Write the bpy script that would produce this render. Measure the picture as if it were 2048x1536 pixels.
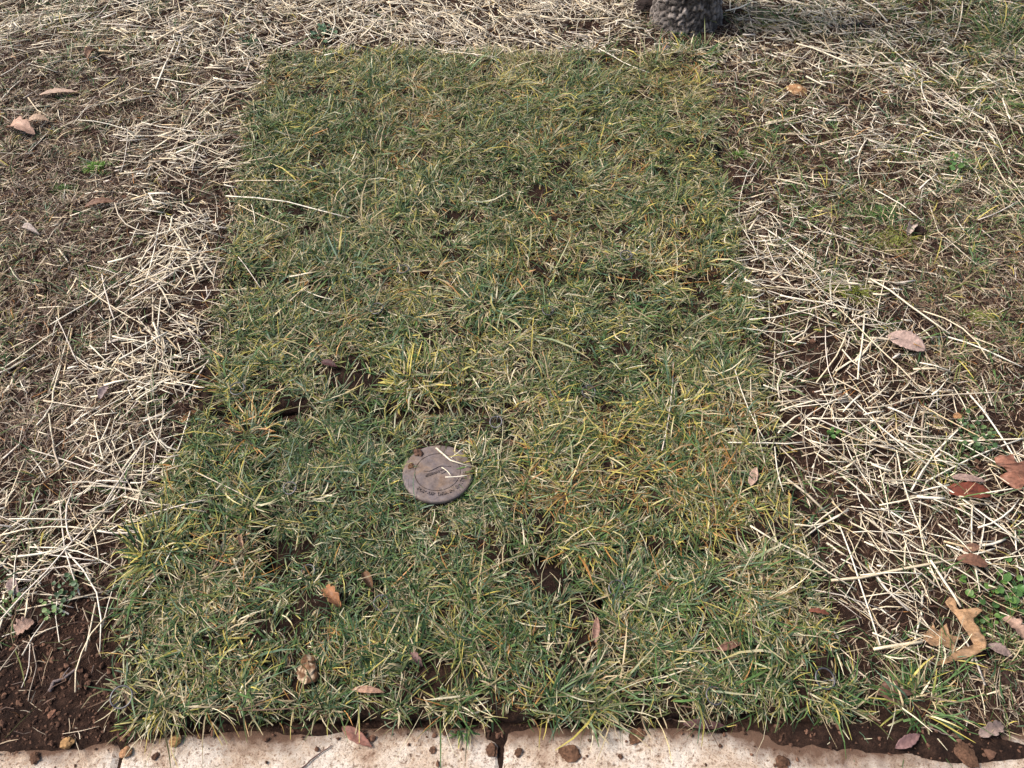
import bpy, bmesh, math, random
import numpy as np
from mathutils import Vector, Matrix
from mathutils.geometry import tessellate_polygon

for o in list(bpy.data.objects):
    bpy.data.objects.remove(o)
scene = bpy.context.scene
C = scene.collection
rng = np.random.default_rng(11)
random.seed(5)
R = math.radians

# ------------------------------------------------------------------ camera, sky, sun, exposure
CAM_H, PITCH, FPX = 1.50, R(54.0), 1536.0
cam_d = bpy.data.cameras.new('camera')
cam = bpy.data.objects.new('camera', cam_d)
C.objects.link(cam)
cam.location = (0, 0, CAM_H)
cam.rotation_euler = (R(90) - PITCH, 0, 0)
cam_d.sensor_fit = 'HORIZONTAL'
cam_d.angle = 2 * math.atan(1024 / FPX)
cam_d.clip_start = 0.02
cam_d.clip_end = 500
scene.camera = cam

SUN_EL, SUN_AZ = R(52), R(-82)          # azimuth from +Y (away from the camera) towards +X
world = bpy.data.worlds.new('World')
scene.world = world
world.use_nodes = True
wn = world.node_tree.nodes
sky = wn.new('ShaderNodeTexSky')
sky.sky_type = 'NISHITA'
sky.sun_disc = False
sky.sun_elevation = SUN_EL
sky.sun_rotation = SUN_AZ
sky.air_density = 1.0
sky.dust_density = 4.5
sky.ozone_density = 0.6
wn['Background'].inputs['Strength'].default_value = 0.068
world.node_tree.links.new(sky.outputs[0], wn['Background'].inputs['Color'])
sun_d = bpy.data.lights.new('sun', 'SUN')
sun_d.energy = 1.5
sun_d.angle = R(14)
sun_d.color = (1.0, 0.97, 0.94)
sun = bpy.data.objects.new('sun', sun_d)
C.objects.link(sun)
sd = Vector((math.sin(SUN_AZ) * math.cos(SUN_EL), math.cos(SUN_AZ) * math.cos(SUN_EL), math.sin(SUN_EL)))
sun.rotation_euler = sd.to_track_quat('Z', 'Y').to_euler()
sun.location = sd * 20
scene.view_settings.view_transform = 'Standard'
scene.view_settings.look = 'None'
scene.view_settings.gamma = 1.0
scene.view_settings.exposure = 1.55
scene.cycles.max_bounces = 5
scene.cycles.diffuse_bounces = 3

# ------------------------------------------------------------------ pixel <-> ground
SP, CP = math.sin(PITCH), math.cos(PITCH)


def at(px, py, z=0.0):
    a = (np.asarray(px, float) - 1024) / FPX
    b = (768 - np.asarray(py, float)) / FPX
    dy = CP + b * SP
    dz = -SP + b * CP
    t = (z - CAM_H) / dz
    return a * t, dy * t


def proj(x, y, z=0.0):
    dz = np.asarray(z, float) - CAM_H
    w = y * CP - dz * SP
    w = np.maximum(w, 0.05)
    return 1024 + FPX * x / w, 768 - FPX * (y * SP + dz * CP) / w


# ------------------------------------------------------------------ noise
def _hash(ix, iy, seed):
    h = (ix.astype(np.int64) * 374761393 + iy.astype(np.int64) * 668265263 + seed * 974634777) & 0xFFFFFFFF
    h = ((h ^ (h >> 13)) * 1274126177) & 0xFFFFFFFF
    return ((h ^ (h >> 16)) & 0xFFFF) / 65535.0


def vn(x, y, s, seed=0):
    """value noise, about -1..1, feature size s"""
    x = np.asarray(x, float) / s + 1000
    y = np.asarray(y, float) / s + 1000
    ix, iy = np.floor(x), np.floor(y)
    fx, fy = x - ix, y - iy
    fx = fx * fx * (3 - 2 * fx)
    fy = fy * fy * (3 - 2 * fy)
    a, b = _hash(ix, iy, seed), _hash(ix + 1, iy, seed)
    c, d = _hash(ix, iy + 1, seed), _hash(ix + 1, iy + 1, seed)
    return 2 * ((a * (1 - fx) + b * fx) * (1 - fy) + (c * (1 - fx) + d * fx) * fy) - 1


def sstep(a, b, x):
    t = np.clip((np.asarray(x, float) - a) / (b - a), 0, 1)
    return t * t * (3 - 2 * t)


# ------------------------------------------------------------------ what lies where (read off the photograph, cells of 128 px)
def pad(rows):
    out = []
    for l, r in rows:
        out.append(l + [0.0] * (16 - len(l) - len(r)) + r)
    return np.array(out, float)


STRAW = pad([
    ([5, 5, 6, 7, 7, 8, 10, 10, 10, 8, 4, 6, 6, 5, 3, 1.5], []),
    ([1, 1, 1.8, 5], [1.2, .6, 4.5, 6, 6, 5]),
    ([.3, .8, 6.5, 7.5], [.1, .7, .9, 3.5, 5.5, 4]),
    ([.2, 1.2, 8.5, 6.5], [0, 6, 3.5, .6, .5, 1.5]),
    ([.4, 2.2, 10, 8], [0, 8, 10, 4.5, .7, .4]),
    ([.8, 4, 10, 4], [0, 3, 6.5, 7, 1.8, .6]),
    ([.8, 5, 10, 4], [0, 1, 5, 10, 5, 1.2]),
    ([2.4, 8, 10, 1], [0, 0, 3.5, 10, 8, 4.5]),
    ([10, 6, .6, 0], [0, 0, 1.5, 6, 9, 5.5]),
    ([2, .7, 0, 0], [0, 0, 0, 1.5, 4, 2]),
    ([.3, .5, 0, 0], [0, 0, .2, .5, .8, .7]),
    ([.1, .1, .1, .1], [.1, .1, .3, .4, .4, .3])])
THATCH = pad([
    ([6, 6, 6, 6, 5, 4, 4, 4, 4, 4, 4, 5, 5, 5, 5, 5], []),
    ([8, 8, 7, 5], [4, 5, 5, 4, 4, 4]),
    ([8, 7, 5, 4], [3, 4, 4, 5, 5, 5]),
    ([8, 8, 4, 3], [3, 3, 3, 5, 7, 8]),
    ([8, 8, 4, 3], [3, 3, 3, 4, 8, 9]),
    ([7, 6, 3, 2], [2, 2, 2, 2, 5, 8]),
    ([7, 6, 3, 2], [1, 1, 2, 2, 3, 3]),
    ([6, 5, 3, 2], [2, 2, 2.5, 3, 3, 3]),
    ([4, 4, 2, 2], [2, 2, 2, 3, 4, 3]),
    ([2.5, .9, .6, .6], [2, 2, 2, 2.5, 3, 3]),
    ([.5, .4, .4, .4], [2, 2, 2, 2, 4, 5]),
    ([.3, .3, .3, .3], [.4, .4, 1.6, 2, 3, 3])])
GREEN = pad([
    ([3, 3, 2.4, 1, 1, .5, .4, .4, .4, .4, 4, 2, 3.5, 5, 8, 12], []),
    ([1, 1, 1, .5], [3, 6, 2, 2, 3, 6]),
    ([1, 1, .5, .4], [2, 2.4, 2.4, 2, 2.4, 3]),
    ([1.6, 1, .5, .4], [1, 1.4, 3, 4, 4.5, 5]),
    ([2.2, 1.6, .4, .4], [1, 1, 1.6, 4, 5, 5]),
    ([1.2, 1, .4, .4], [1, 1, .6, .6, 2.4, 4]),
    ([1, .6, .3, .3], [1, 1, .5, .4, 1.6, 1]),
    ([.6, .5, .3, .3], [1, 1, 1.5, .5, 2, 1.6]),
    ([.5, .5, .5, .6], [1, 1, 2, .6, 1.2, 2]),
    ([.7, .4, .1, .1], [1, 1, 2, 1.4, 2, 5]),
    ([.3, .2, .1, .1], [1, 1, 3, 5, 5, 6]),
    ([.1, .1, .1, .1], [.1, .1, .6, 4, 2.5, 2])])


def lookup(M, px, py):
    u = np.clip(np.asarray(px) / 128 - .5, 0, 14.999)
    v = np.clip(np.asarray(py) / 128 - .5, 0, 10.999)
    i, j = u.astype(int), v.astype(int)
    a, b = u - i, v - j
    return (M[j, i] * (1 - a) + M[j, i + 1] * a) * (1 - b) + (M[j + 1, i] * (1 - a) + M[j + 1, i + 1] * a) * b


# sod slabs: corners (back left, back right, front right, front left) in photo pixels, thickness offset, palette weights
#           green dgreen blue olive yellow tan pale orange brown
SODS = [
    ('back', [(552, 116), (1395, 108), (1412, 202), (508, 208)], .000, [14, 8, 4, 22, 10, 22, 6, 9, 5],
     'thin olive sod strip along the back, bordering the straw below the tree'),
    ('upper', [(504, 211), (1418, 205), (1488, 566), (446, 572)], .004, [19, 13, 6, 18, 9, 20, 6, 6, 4],
     'large sod slab with yellowing tufts, second row down from the tree'),
    ('middle', [(444, 576), (1494, 570), (1536, 800), (392, 830)], -.002, [20, 12, 7, 16, 10, 20, 8, 4, 3],
     'wide sod slab behind the drain lid, with the big radiating grass tufts'),
    ('edge', [(388, 838), (534, 838), (530, 1138), (272, 1142)], .004, [24, 24, 5, 14, 11, 9, 4, 8, 4],
     'narrow dark green sod piece with yellow tips beside the drain lid slab'),
    ('lid', [(546, 838), (1014, 832), (1030, 1140), (540, 1144)], -.006, [24, 12, 20, 12, 4, 18, 10, 2, 2],
     'fine bluish green sod slab that surrounds the drain lid'),
    ('orange', [(1026, 808), (1542, 806), (1598, 1090), (1042, 1128)], .003, [17, 9, 3, 17, 15, 18, 6, 14, 5],
     'yellow and orange tinged sod slab beside the drain lid slab'),
    ('front', [(266, 1154), (1190, 1142), (1214, 1438), (236, 1446)], .004, [22, 17, 8, 15, 8, 18, 7, 4, 4],
     'long coarse sod slab at the walkway, next to the bare soil corner'),
    ('corner', [(1200, 1132), (1612, 1104), (1702, 1424), (1226, 1436)], .000, [22, 10, 8, 14, 5, 24, 12, 3, 3],
     'pale mixed sod slab at the walkway, next to the big oak leaf'),
]
for i, s in enumerate(SODS):
    q = [at(px, py) for px, py in s[1]]
    SODS[i] = s + (np.array([[float(a), float(b)] for a, b in q]),)


def quad_inner(P, x, y):
    """distance to the nearest side of a convex quad, positive inside"""
    d = np.full(np.shape(x), 1e9)
    for k in range(4):
        a, b = P[k], P[(k + 1) % 4]
        e = b - a
        e = e / np.linalg.norm(e)
        d = np.minimum(d, -((x - a[0]) * -e[1] + (y - a[1]) * e[0]))
    return d


KP = np.array([at(px, py) for px, py in [(-900, 1550), (0, 1497), (250, 1476), (480, 1455), (1000, 1449), (1480, 1450), (2048, 1460), (3000, 1474)]], float)


def kerb_y(x):
    return np.interp(x, KP[:, 0], KP[:, 1])


JOINTX = [float(at(px_, 1480)[0]) for px_ in (-900, 250, 1000, 2150)]


def swell(x, y):
    return .016 * vn(x, y, .55, 1) + .008 * vn(x, y, .22, 2) + .004 * vn(x, y, .1, 9)


def ground_z(x, y):
    x = np.asarray(x, float)
    y = np.asarray(y, float)
    px, py = proj(x, y)
    k = y - kerb_y(x)
    fade = sstep(0, .18, k)
    mound = .010 * np.clip(lookup(STRAW, px, py) / 9, 0, 1)
    lump = .007 * vn(x, y, .045, 3) + .0045 * vn(x, y, .02, 4) + .0028 * vn(x, y, .011, 5)
    z = swell(x, y) * fade + mound * fade + lump * (.35 + .65 * sstep(0, .03, k)) - .004
    z -= .012 * (1 - fade) * sstep(-.01, .02, k) * (px > 330)
    # soil over the walkway
    spill = np.exp(-((px - 1700) / 230) ** 2 - ((py - 1470) / 40) ** 2) + np.exp(-((px - 1960) / 160) ** 2 - ((py - 1505) / 28) ** 2) \
        + .8 * np.exp(-((px - 985) / 60) ** 2 - ((py - 1475) / 26) ** 2) + .7 * np.exp(-((px - 80) / 200) ** 2 - ((py - 1497) / 14) ** 2) \
        + .6 * np.exp(-((px - 640) / 120) ** 2 - ((py - 1462) / 12) ** 2)
    zk = -.016 + .022 * np.clip(spill, 0, 1) + lump * .5
    zk = zk + .015 * np.exp(k / .010) * np.clip(.5 + .9 * vn(x, y, .05, 11) + .5 * vn(x, y, .018, 12), -.2, 1.3)
    for jx in JOINTX:
        zk = np.maximum(zk, -.0035 + .004 * vn(x, y, .03, 13) - .9 * np.abs(x - jx) + .004 * np.exp(k / .03))
    z = np.where(k < 0, np.minimum(zk, .006), z)
    z = np.where(y < kerb_y(x) - .35, -.05, z)
    z = np.where(y < -.95, -.25, z)
    m = np.zeros(np.shape(z))
    for s in SODS:
        m = np.maximum(m, sstep(.0, .02, quad_inner(s[5], x, y)))
    return z - .014 * m - .004 * 0


def slab_top(s, x, y):
    d = quad_inner(s[5], x, y)
    return swell(x, y) * sstep(0, .18, y - kerb_y(x)) + s[2] + .008 + .014 * sstep(-.002, .02, d) + .006 * vn(x, y, .07, 6) + .004 * vn(x, y, .03, 7)


LIDX, LIDY = [float(v) for v in at(876, 948, .02)]
LID_R = .077


LID_Z = .030


def in_lid(x, y, r):
    return (x - LIDX) ** 2 + (y - LIDY) ** 2 < r * r


def top_z(x, y):
    z = ground_z(x, y)
    for s in SODS:
        ins = quad_inner(s[5], x, y) > 0
        z = np.where(ins, slab_top(s, x, y), z)
    z = np.where(in_lid(x, y, LID_R), LID_Z + .001 - .11 * (y - LIDY), z)
    k = y - kerb_y(np.asarray(x, float))
    return np.where((k < 0) & (y > -.9), np.maximum(z, 0.0), z)


def on_sod(x, y):
    m = np.zeros(np.shape(x), bool)
    for s in SODS:
        m |= quad_inner(s[5], x, y) > 0
    return m


# ------------------------------------------------------------------ mesh and material helpers
def new_mesh(name, V, quads=None, tris=None, col=None, smooth=False):
    me = bpy.data.meshes.new(name)
    V = np.ascontiguousarray(V, np.float32)
    me.vertices.add(len(V))
    me.vertices.foreach_set('co', V.ravel())
    parts, starts, off = [], [], 0
    if quads is not None and len(quads):
        q = np.asarray(quads, np.int32)
        parts.append(q.ravel())
        starts.append(off + 4 * np.arange(len(q)))
        off += 4 * len(q)
    if tris is not None and len(tris):
        t = np.asarray(tris, np.int32)
        parts.append(t.ravel())
        starts.append(off + 3 * np.arange(len(t)))
        off += 3 * len(t)
    L = np.concatenate(parts).astype(np.int32)
    S = np.concatenate(starts).astype(np.int32)
    me.loops.add(len(L))
    me.loops.foreach_set('vertex_index', L)
    me.polygons.add(len(S))
    me.polygons.foreach_set('loop_start', S)
    me.update(calc_edges=True)
    me.polygons.foreach_set('use_smooth', np.full(len(S), smooth, bool))
    if col is not None:
        a = me.attributes.new('Col', 'FLOAT_COLOR', 'POINT')
        cc = np.ones((len(V), 4), np.float32)
        cc[:, :3] = col
        a.data.foreach_set('color', cc.ravel())
    me.validate()
    return me


def link(name, me, mat, parent=None, loc=None):
    o = bpy.data.objects.new(name, me)
    C.objects.link(o)
    if me is not None and mat is not None and not me.materials:
        me.materials.append(mat)
    if parent is not None:
        o.parent = parent
    if loc is not None:
        o.location = loc
    return o


def tag(o, label, cat=None, group=None, kind=None):
    o['label'] = label
    if cat:
        o['category'] = cat
    if group:
        o['group'] = group
    if kind:
        o['kind'] = kind
    return o


def empty(name, loc):
    o = bpy.data.objects.new(name, None)
    o.empty_display_size = .02
    C.objects.link(o)
    o.location = loc
    return o


def mat_new(name, rough=.7, spec=.3):
    m = bpy.data.materials.new(name)
    m.use_nodes = True
    b = m.node_tree.nodes['Principled BSDF']
    b.inputs['Roughness'].default_value = rough
    b.inputs['Specular IOR Level'].default_value = spec
    return m, m.node_tree.nodes, m.node_tree.links, b


def noise_ramp(nodes, links, scale, stops, detail=6, rough=.6, coord='Object', dist=0):
    tc = nodes.new('ShaderNodeTexCoord')
    n = nodes.new('ShaderNodeTexNoise')
    n.inputs['Scale'].default_value = scale
    n.inputs['Detail'].default_value = detail
    n.inputs['Roughness'].default_value = rough
    n.inputs['Distortion'].default_value = dist
    links.new(tc.outputs[coord], n.inputs['Vector'])
    r = nodes.new('ShaderNodeValToRGB')
    els = r.color_ramp.elements
    while len(els) < len(stops):
        els.new(.5)
    for e, (p, c) in zip(els, stops):
        e.position = p
        e.color = (*c, 1)
    links.new(n.outputs['Fac'], r.inputs['Fac'])
    return r.outputs['Color'], n.outputs['Fac']


def mix(nodes, links, fac, a, b, mode='MIX'):
    m = nodes.new('ShaderNodeMix')
    m.data_type = 'RGBA'
    m.blend_type = mode
    for sock, v in ((m.inputs['Factor'], fac), (m.inputs['A'], a), (m.inputs['B'], b)):
        if isinstance(v, (int, float)):
            sock.default_value = v
        elif isinstance(v, tuple):
            sock.default_value = (*v, 1)
        else:
            links.new(v, sock)
    return m.outputs['Result']


def bump(nodes, links, bsdf, height, strength, dist):
    b = nodes.new('ShaderNodeBump')
    b.inputs['Strength'].default_value = strength
    b.inputs['Distance'].default_value = dist
    links.new(height, b.inputs['Height'])
    links.new(b.outputs['Normal'], bsdf.inputs['Normal'])


def soil_material(name, tint=1.0):
    m, n, l, b = mat_new(name, .95, .15)
    c1, f1 = noise_ramp(n, l, 60, [(.28, (.011 * tint, .0065 * tint, .005 * tint)), (.5, (.042 * tint, .0225 * tint, .015 * tint)), (.72, (.10 * tint, .056 * tint, .037 * tint))], 9, .7)
    c2, f2 = noise_ramp(n, l, 2.4, [(.3, (.62, .6, .62)), (.7, (1.25, 1.2, 1.15))], 4)
    l.new(mix(n, l, 1.0, c1, c2, 'MULTIPLY'), b.inputs['Base Color'])
    _, f3 = noise_ramp(n, l, 170, [(0, (0, 0, 0)), (1, (1, 1, 1))], 8, .75)
    bump(n, l, b, f3, 1.0, .014)
    return m


def attr_material(name, rough=.6, spec=.35, transl=0.0, var=.25, scale=400):
    m, n, l, b = mat_new(name, rough, spec)
    a = n.new('ShaderNodeAttribute')
    a.attribute_name = 'Col'
    c, f = noise_ramp(n, l, scale, [(.3, (1 - var,) * 3), (.7, (1 + var,) * 3)], 3)
    col = mix(n, l, 1.0, a.outputs['Color'], c, 'MULTIPLY')
    l.new(col, b.inputs['Base Color'])
    if transl:
        t = n.new('ShaderNodeBsdfTranslucent')
        l.new(col, t.inputs['Color'])
        ms = n.new('ShaderNodeMixShader')
        ms.inputs[0].default_value = transl
        l.new(b.outputs[0], ms.inputs[1])
        l.new(t.outputs[0], ms.inputs[2])
        l.new(ms.outputs[0], n['Material Output'].inputs['Surface'])
    return m


M_SOIL = soil_material('soil')
M_SODSOIL = soil_material('sod_soil', .75)
M_BLADE = attr_material('grass_blade', .5, .35, .12)
M_STRAW = attr_material('straw', .45, .45, 0, .12, 250)
M_CRUMB = attr_material('soil_crumb', .95, .15, 0, .35, 300)
M_LEAF = attr_material('dead_leaf', .6, .35, .12, .28, 160)
M_STONE = attr_material('stone', .92, .15, 0, .5, 260)

# ------------------------------------------------------------------ ground sheet
def graded(a, b, step, far):
    core = np.arange(a, b, step)
    out, d, v = [], step, b
    while v < far:
        out.append(v)
        d *= 1.35
        v += d
    lo, d, v = [], step, a
    while v > -far:
        d *= 1.35
        v -= d
        lo.append(v)
    return np.concatenate([lo[::-1], core, out])


def grid_faces(nx, ny):
    i = np.arange(ny - 1)[:, None] * nx + np.arange(nx - 1)[None, :]
    return np.stack([i, i + 1, i + nx + 1, i + nx], -1).reshape(-1, 4)


gx = graded(-2.4, 2.4, .0105, 70)
gy = graded(.18, 3.2, .0105, 70)
X, Y = np.meshgrid(gx, gy)
Z = ground_z(X, Y)
me = new_mesh('ground', np.stack([X, Y, Z], -1).reshape(-1, 3), grid_faces(len(gx), len(gy)), smooth=True)
g = link('ground', me, M_SOIL)
tag(g, 'dark reddish brown bare soil under the sod and straw', kind='structure')

# road sheet behind the viewer
m_road, n, l, b = mat_new('asphalt', .9, .3)
c, f = noise_ramp(n, l, 90, [(.3, (.03, .03, .032)), (.7, (.07, .07, .07))])
l.new(c, b.inputs['Base Color'])
bump(n, l, b, f, .4, .01)
me = new_mesh('road', [(-60, -60, -.12), (60, -60, -.12), (60, -.93, -.12), (-60, -.93, -.12)], [(0, 1, 2, 3)])
tag(link('road', me, m_road), 'grey asphalt road beyond the concrete walkway', kind='structure')

# ------------------------------------------------------------------ concrete walkway: one slab per joint
m_con, n, l, b = mat_new('concrete', .9, .2)
c1, f1 = noise_ramp(n, l, 120, [(.36, (.13, .08, .055)), (.43, (.44, .34, .26)), (.53, (.82, .74, .63)), (.60, (.62, .50, .39)), (.67, (.20, .125, .085))], 6, .85)
c2, f2 = noise_ramp(n, l, 7.5, [(.36, (.50, .36, .28)), (.46, (.88, .78, .69)), (.56, (1.08, 1.08, 1.08))], 9, .7, dist=.3)
c3, f3 = noise_ramp(n, l, 46, [(.30, (.20, .12, .085)), (.37, (1, 1, 1))], 6, .65)
col = mix(n, l, .9, c1, c2, 'MULTIPLY')
col = mix(n, l, .8, col, c3, 'MULTIPLY')
at_ = n.new('ShaderNodeAttribute')
at_.attribute_name = 'Col'
c4, f4 = noise_ramp(n, l, 60, [(.2, (0, 0, 0)), (.8, (1, 1, 1))], 8, .75)
mm = n.new('ShaderNodeMath')
mm.operation = 'MULTIPLY_ADD'
l.new(f4, mm.inputs[0])
mm.inputs[1].default_value = 3.0
mm.inputs[2].default_value = -1.85
ma = n.new('ShaderNodeMath')
ma.operation = 'ADD'
l.new(mm.outputs[0], ma.inputs[0])
sep = n.new('ShaderNodeSeparateColor')
l.new(at_.outputs['Color'], sep.inputs[0])
mb = n.new('ShaderNodeMath')
mb.operation = 'MULTIPLY'
l.new(sep.outputs[0], mb.inputs[0])
mb.inputs[1].default_value = 2.2
l.new(mb.outputs[0], ma.inputs[1])
ma.use_clamp = True
col = mix(n, l, ma.outputs[0], col, (.15, .088, .058))
l.new(col, b.inputs['Base Color'])
bump(n, l, b, f1, 1.0, .006)
walk = bpy.data.objects.new('walkway', None)
C.objects.link(walk)
tag(walk, 'pale speckled concrete walkway edging the sod', kind='structure')
joints = [-2400, -900, 250, 1000, 2150, 3600, 5000]
for a, b_ in zip(joints[:-1], joints[1:]):
    def top_pt(px):
        x = float(at(px, 1480)[0])
        return x, float(kerb_y(x))
    nx, ny = 90, 50
    V = []
    x0, x1 = top_pt(a)[0] + .0028, top_pt(b_)[0] - .0028
    for j in range(ny):
        for i in range(nx):
            u, v = i / (nx - 1), (j / (ny - 1)) ** 2
            x = x0 + (x1 - x0) * u
            y = (kerb_y(x) - .004) * (1 - v) + (-.9) * v
            e = min((x - x0), (x1 - x), (kerb_y(x) - .004 - y), (y + .9))
            z = -.007 * math.exp(-e / .006) + .0012 * float(vn(x, y, .05, 21)) - .0008
            V.append((x + .002 * float(vn(x, y, .03, 22)), y + .002 * float(vn(x, y, .04, 23)), z))
    F = grid_faces(nx, ny)[:, ::-1].tolist()
    border = [i for i in range(nx)] + [j * nx + nx - 1 for j in range(1, ny)] + [(ny - 1) * nx + i for i in range(nx - 2, -1, -1)] + [j * nx for j in range(ny - 2, 0, -1)]
    base = len(V)
    for k in border:
        V.append((V[k][0], V[k][1], -.1))
    for k in range(len(border)):
        k2 = (k + 1) % len(border)
        F.append((border[k], border[k2], base + k2, base + k))
    VA = np.array(V)
    ed = kerb_y(VA[:, 0]) - VA[:, 1]
    mud = np.exp(-np.maximum(ed, 0) / .022) * (.75 + .5 * vn(VA[:, 0], VA[:, 1], .06, 24)) + .35 * sstep(-.1, .6, vn(VA[:, 0], VA[:, 1], .16, 25) - .25) * np.exp(-np.maximum(ed, 0) / .25)
    mud += .9 * np.exp(-((VA[:, 0] - float(at(1680, 1490)[0])) / .19) ** 2) * np.exp(-np.maximum(ed, 0) / .06) + .45 * np.exp(-((VA[:, 0] - float(at(550, 1490)[0])) / .12) ** 2) * np.exp(-np.maximum(ed, 0) / .05)
    link('concrete_slab', new_mesh('concrete_slab', V, F, smooth=False, col=np.repeat(np.clip(mud, 0, 1)[:, None], 3, 1)), m_con, walk)

# ------------------------------------------------------------------ grass blades
PAL = np.array([(.070, .128, .034), (.028, .064, .020), (.070, .118, .066), (.12, .135, .038), (.42, .345, .08), (.39, .305, .175),
                (.58, .51, .34), (.36, .175, .05), (.115, .068, .04)])


def blades(P, az, L, W, e0, e1, twist, col, tip, nseg=3):
    """ribbons: P (n,3) roots, az heading, L length, W width, e0/e1 elevation at root and tip, twist = turn of heading"""
    n = len(P)
    V = np.zeros((n, nseg + 1, 2, 3))
    K = np.zeros((n, nseg + 1, 2, 3))
    pos = P.copy()
    roll = rng.normal(0, .5, n)
    for k in range(nseg + 1):
        s = k / nseg
        a = az + twist * s
        w = W * (np.array([.75, 1, .8, .28])[k] if nseg == 3 else np.array([.85, .95, .25])[k]) * .5
        side = np.stack([-np.sin(a) * np.cos(roll), np.cos(a) * np.cos(roll), np.sin(roll)], -1)
        V[:, k, 0] = pos - side * w[:, None]
        V[:, k, 1] = pos + side * w[:, None]
        c = col * (1 - s ** 1.5) + tip * s ** 1.5
        K[:, k, 0] = c
        K[:, k, 1] = c
        e = e0 + (e1 - e0) * (s + .5 / nseg)
        st = L / nseg
        pos = pos + np.stack([np.cos(a) * np.cos(e) * st, np.sin(a) * np.cos(e) * st, np.sin(e) * st], -1)
    idx = (np.arange(n) * (nseg + 1) * 2)[:, None]
    q = []
    for k in range(nseg):
        q.append(idx + np.array([2 * k, 2 * k + 1, 2 * k + 3, 2 * k + 2]))
    return V.reshape(-1, 3), np.concatenate(q), K.reshape(-1, 3)


def pick_cols(n, w):
    w = np.array(w, float)
    return rng.choice(len(w), n, p=w / w.sum())


def in_lid(x, y, r):
    return (x - LIDX) ** 2 + (y - LIDY) ** 2 < r * r


def sod_blades(s, per_m2, clump_n):
    P = s[5]
    lo, hi = P.min(0) - .01, P.max(0) + .01
    area = .5 * abs(sum(P[k][0] * P[(k + 1) % 4][1] - P[(k + 1) % 4][0] * P[k][1] for k in range(4)))
    nC = int(area * per_m2 / clump_n * ((hi - lo).prod() / area))
    c = lo + rng.random((nC, 2)) * (hi - lo)
    c = c[quad_inner(P, c[:, 0], c[:, 1]) > -.002]
    nC = len(c)
    keep = vn(c[:, 0], c[:, 1], .045, 31) + .5 * vn(c[:, 0], c[:, 1], .15, 32) + rng.normal(0, .25, nC) > -.62
    c = c[keep]
    nC = len(c)
    grp = np.repeat(np.arange(nC), rng.poisson(clump_n, nC))
    n = len(grp)
    rad = np.abs(rng.normal(0, 1, n)) * .012
    th = rng.random(n) * 2 * np.pi
    x = c[grp, 0] + rad * np.cos(th)
    y = c[grp, 1] + rad * np.sin(th)
    ok = ~in_lid(x, y, LID_R - .002) & (quad_inner(P, x, y) > -.004)
    x, y, th, grp, rad = x[ok], y[ok], th[ok], grp[ok], rad[ok]
    n = len(x)
    field = 3.0 * vn(x, y, .22, 33) + 1.2 * vn(x, y, .07, 34)
    loose = rng.random(n)
    az = np.where(loose < .38, th + rng.normal(0, .7, n), np.where(loose < .72, field + rng.normal(0, .6, n), rng.random(n) * 6.283))
    # clump vigour and colour drift
    vig = .85 + .38 * vn(x, y, .12, 35) + rng.normal(0, .3, nC)[grp]
    vig = np.clip(vig, .45, 1.8)
    base = np.array(s[3], float) * np.array([1.25, 2.1, 1.15, .85, .6, .75, .8, .9, 2.2])
    dry = np.clip(.5 + .55 * vn(x, y, .09, 36) + .5 * vn(x, y, .3, 37) + rng.normal(0, .25, nC)[grp], 0, 1)
    org = np.clip(vn(x, y, .11, 38) + .3 * vn(x, y, .04, 39) - .1, 0, 1)
    yel = np.clip(vn(x, y, .14, 40) + .3 * vn(x, y, .05, 41) - .1, 0, 1)
    Wt = np.repeat(base[None], n, 0)
    Wt[:, [0, 1, 2]] *= (1.6 - 1.25 * dry)[:, None]
    Wt[:, [5, 6]] *= (.45 + 1.15 * dry)[:, None]
    Wt[:, 7] *= .4 + 5.0 * org
    Wt[:, 8] *= .6 + 1.5 * org
    Wt[:, 4] *= .45 + 3.2 * yel
    Wt = np.cumsum(Wt, 1)
    kind = (rng.random(n)[:, None] * Wt[:, -1:] > Wt).sum(1)
    col = PAL[kind] * (rng.uniform(.62, 1.25, n) * np.clip(1 + rng.normal(0, .18, nC)[grp], .5, 1.5))[:, None]
    dead = kind >= 5
    tipk = np.where(rng.random(n) < .45, rng.choice([3, 4, 5, 6], n, p=[.3, .2, .35, .15]), kind)
    tip = PAL[tipk] * rng.uniform(.8, 1.25, n)[:, None]
    L = np.clip(rng.lognormal(math.log(.031), .46, n), .010, .11) * vig
    fine = .8 if s[0] == 'lid' else 1.0
    L *= fine
    W = np.clip(rng.lognormal(math.log(.0019), .38, n), .0009, .0050) * (.7 + .35 * vig) * fine
    W = np.where(dead, W * .85, W)
    e0 = np.clip(rng.normal(.5, .38, n), .02, 1.35) * np.where(dead, .6, 1)
    e1 = np.clip(rng.normal(.0, .42, n), -1.0, .8) - .1
    z = slab_top(s, x, y) + rng.uniform(-.002, .006, n)
    return blades(np.stack([x, y, z], -1), az, L, W, e0, e1, rng.normal(0, .55, n), col, tip, 3)


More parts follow.
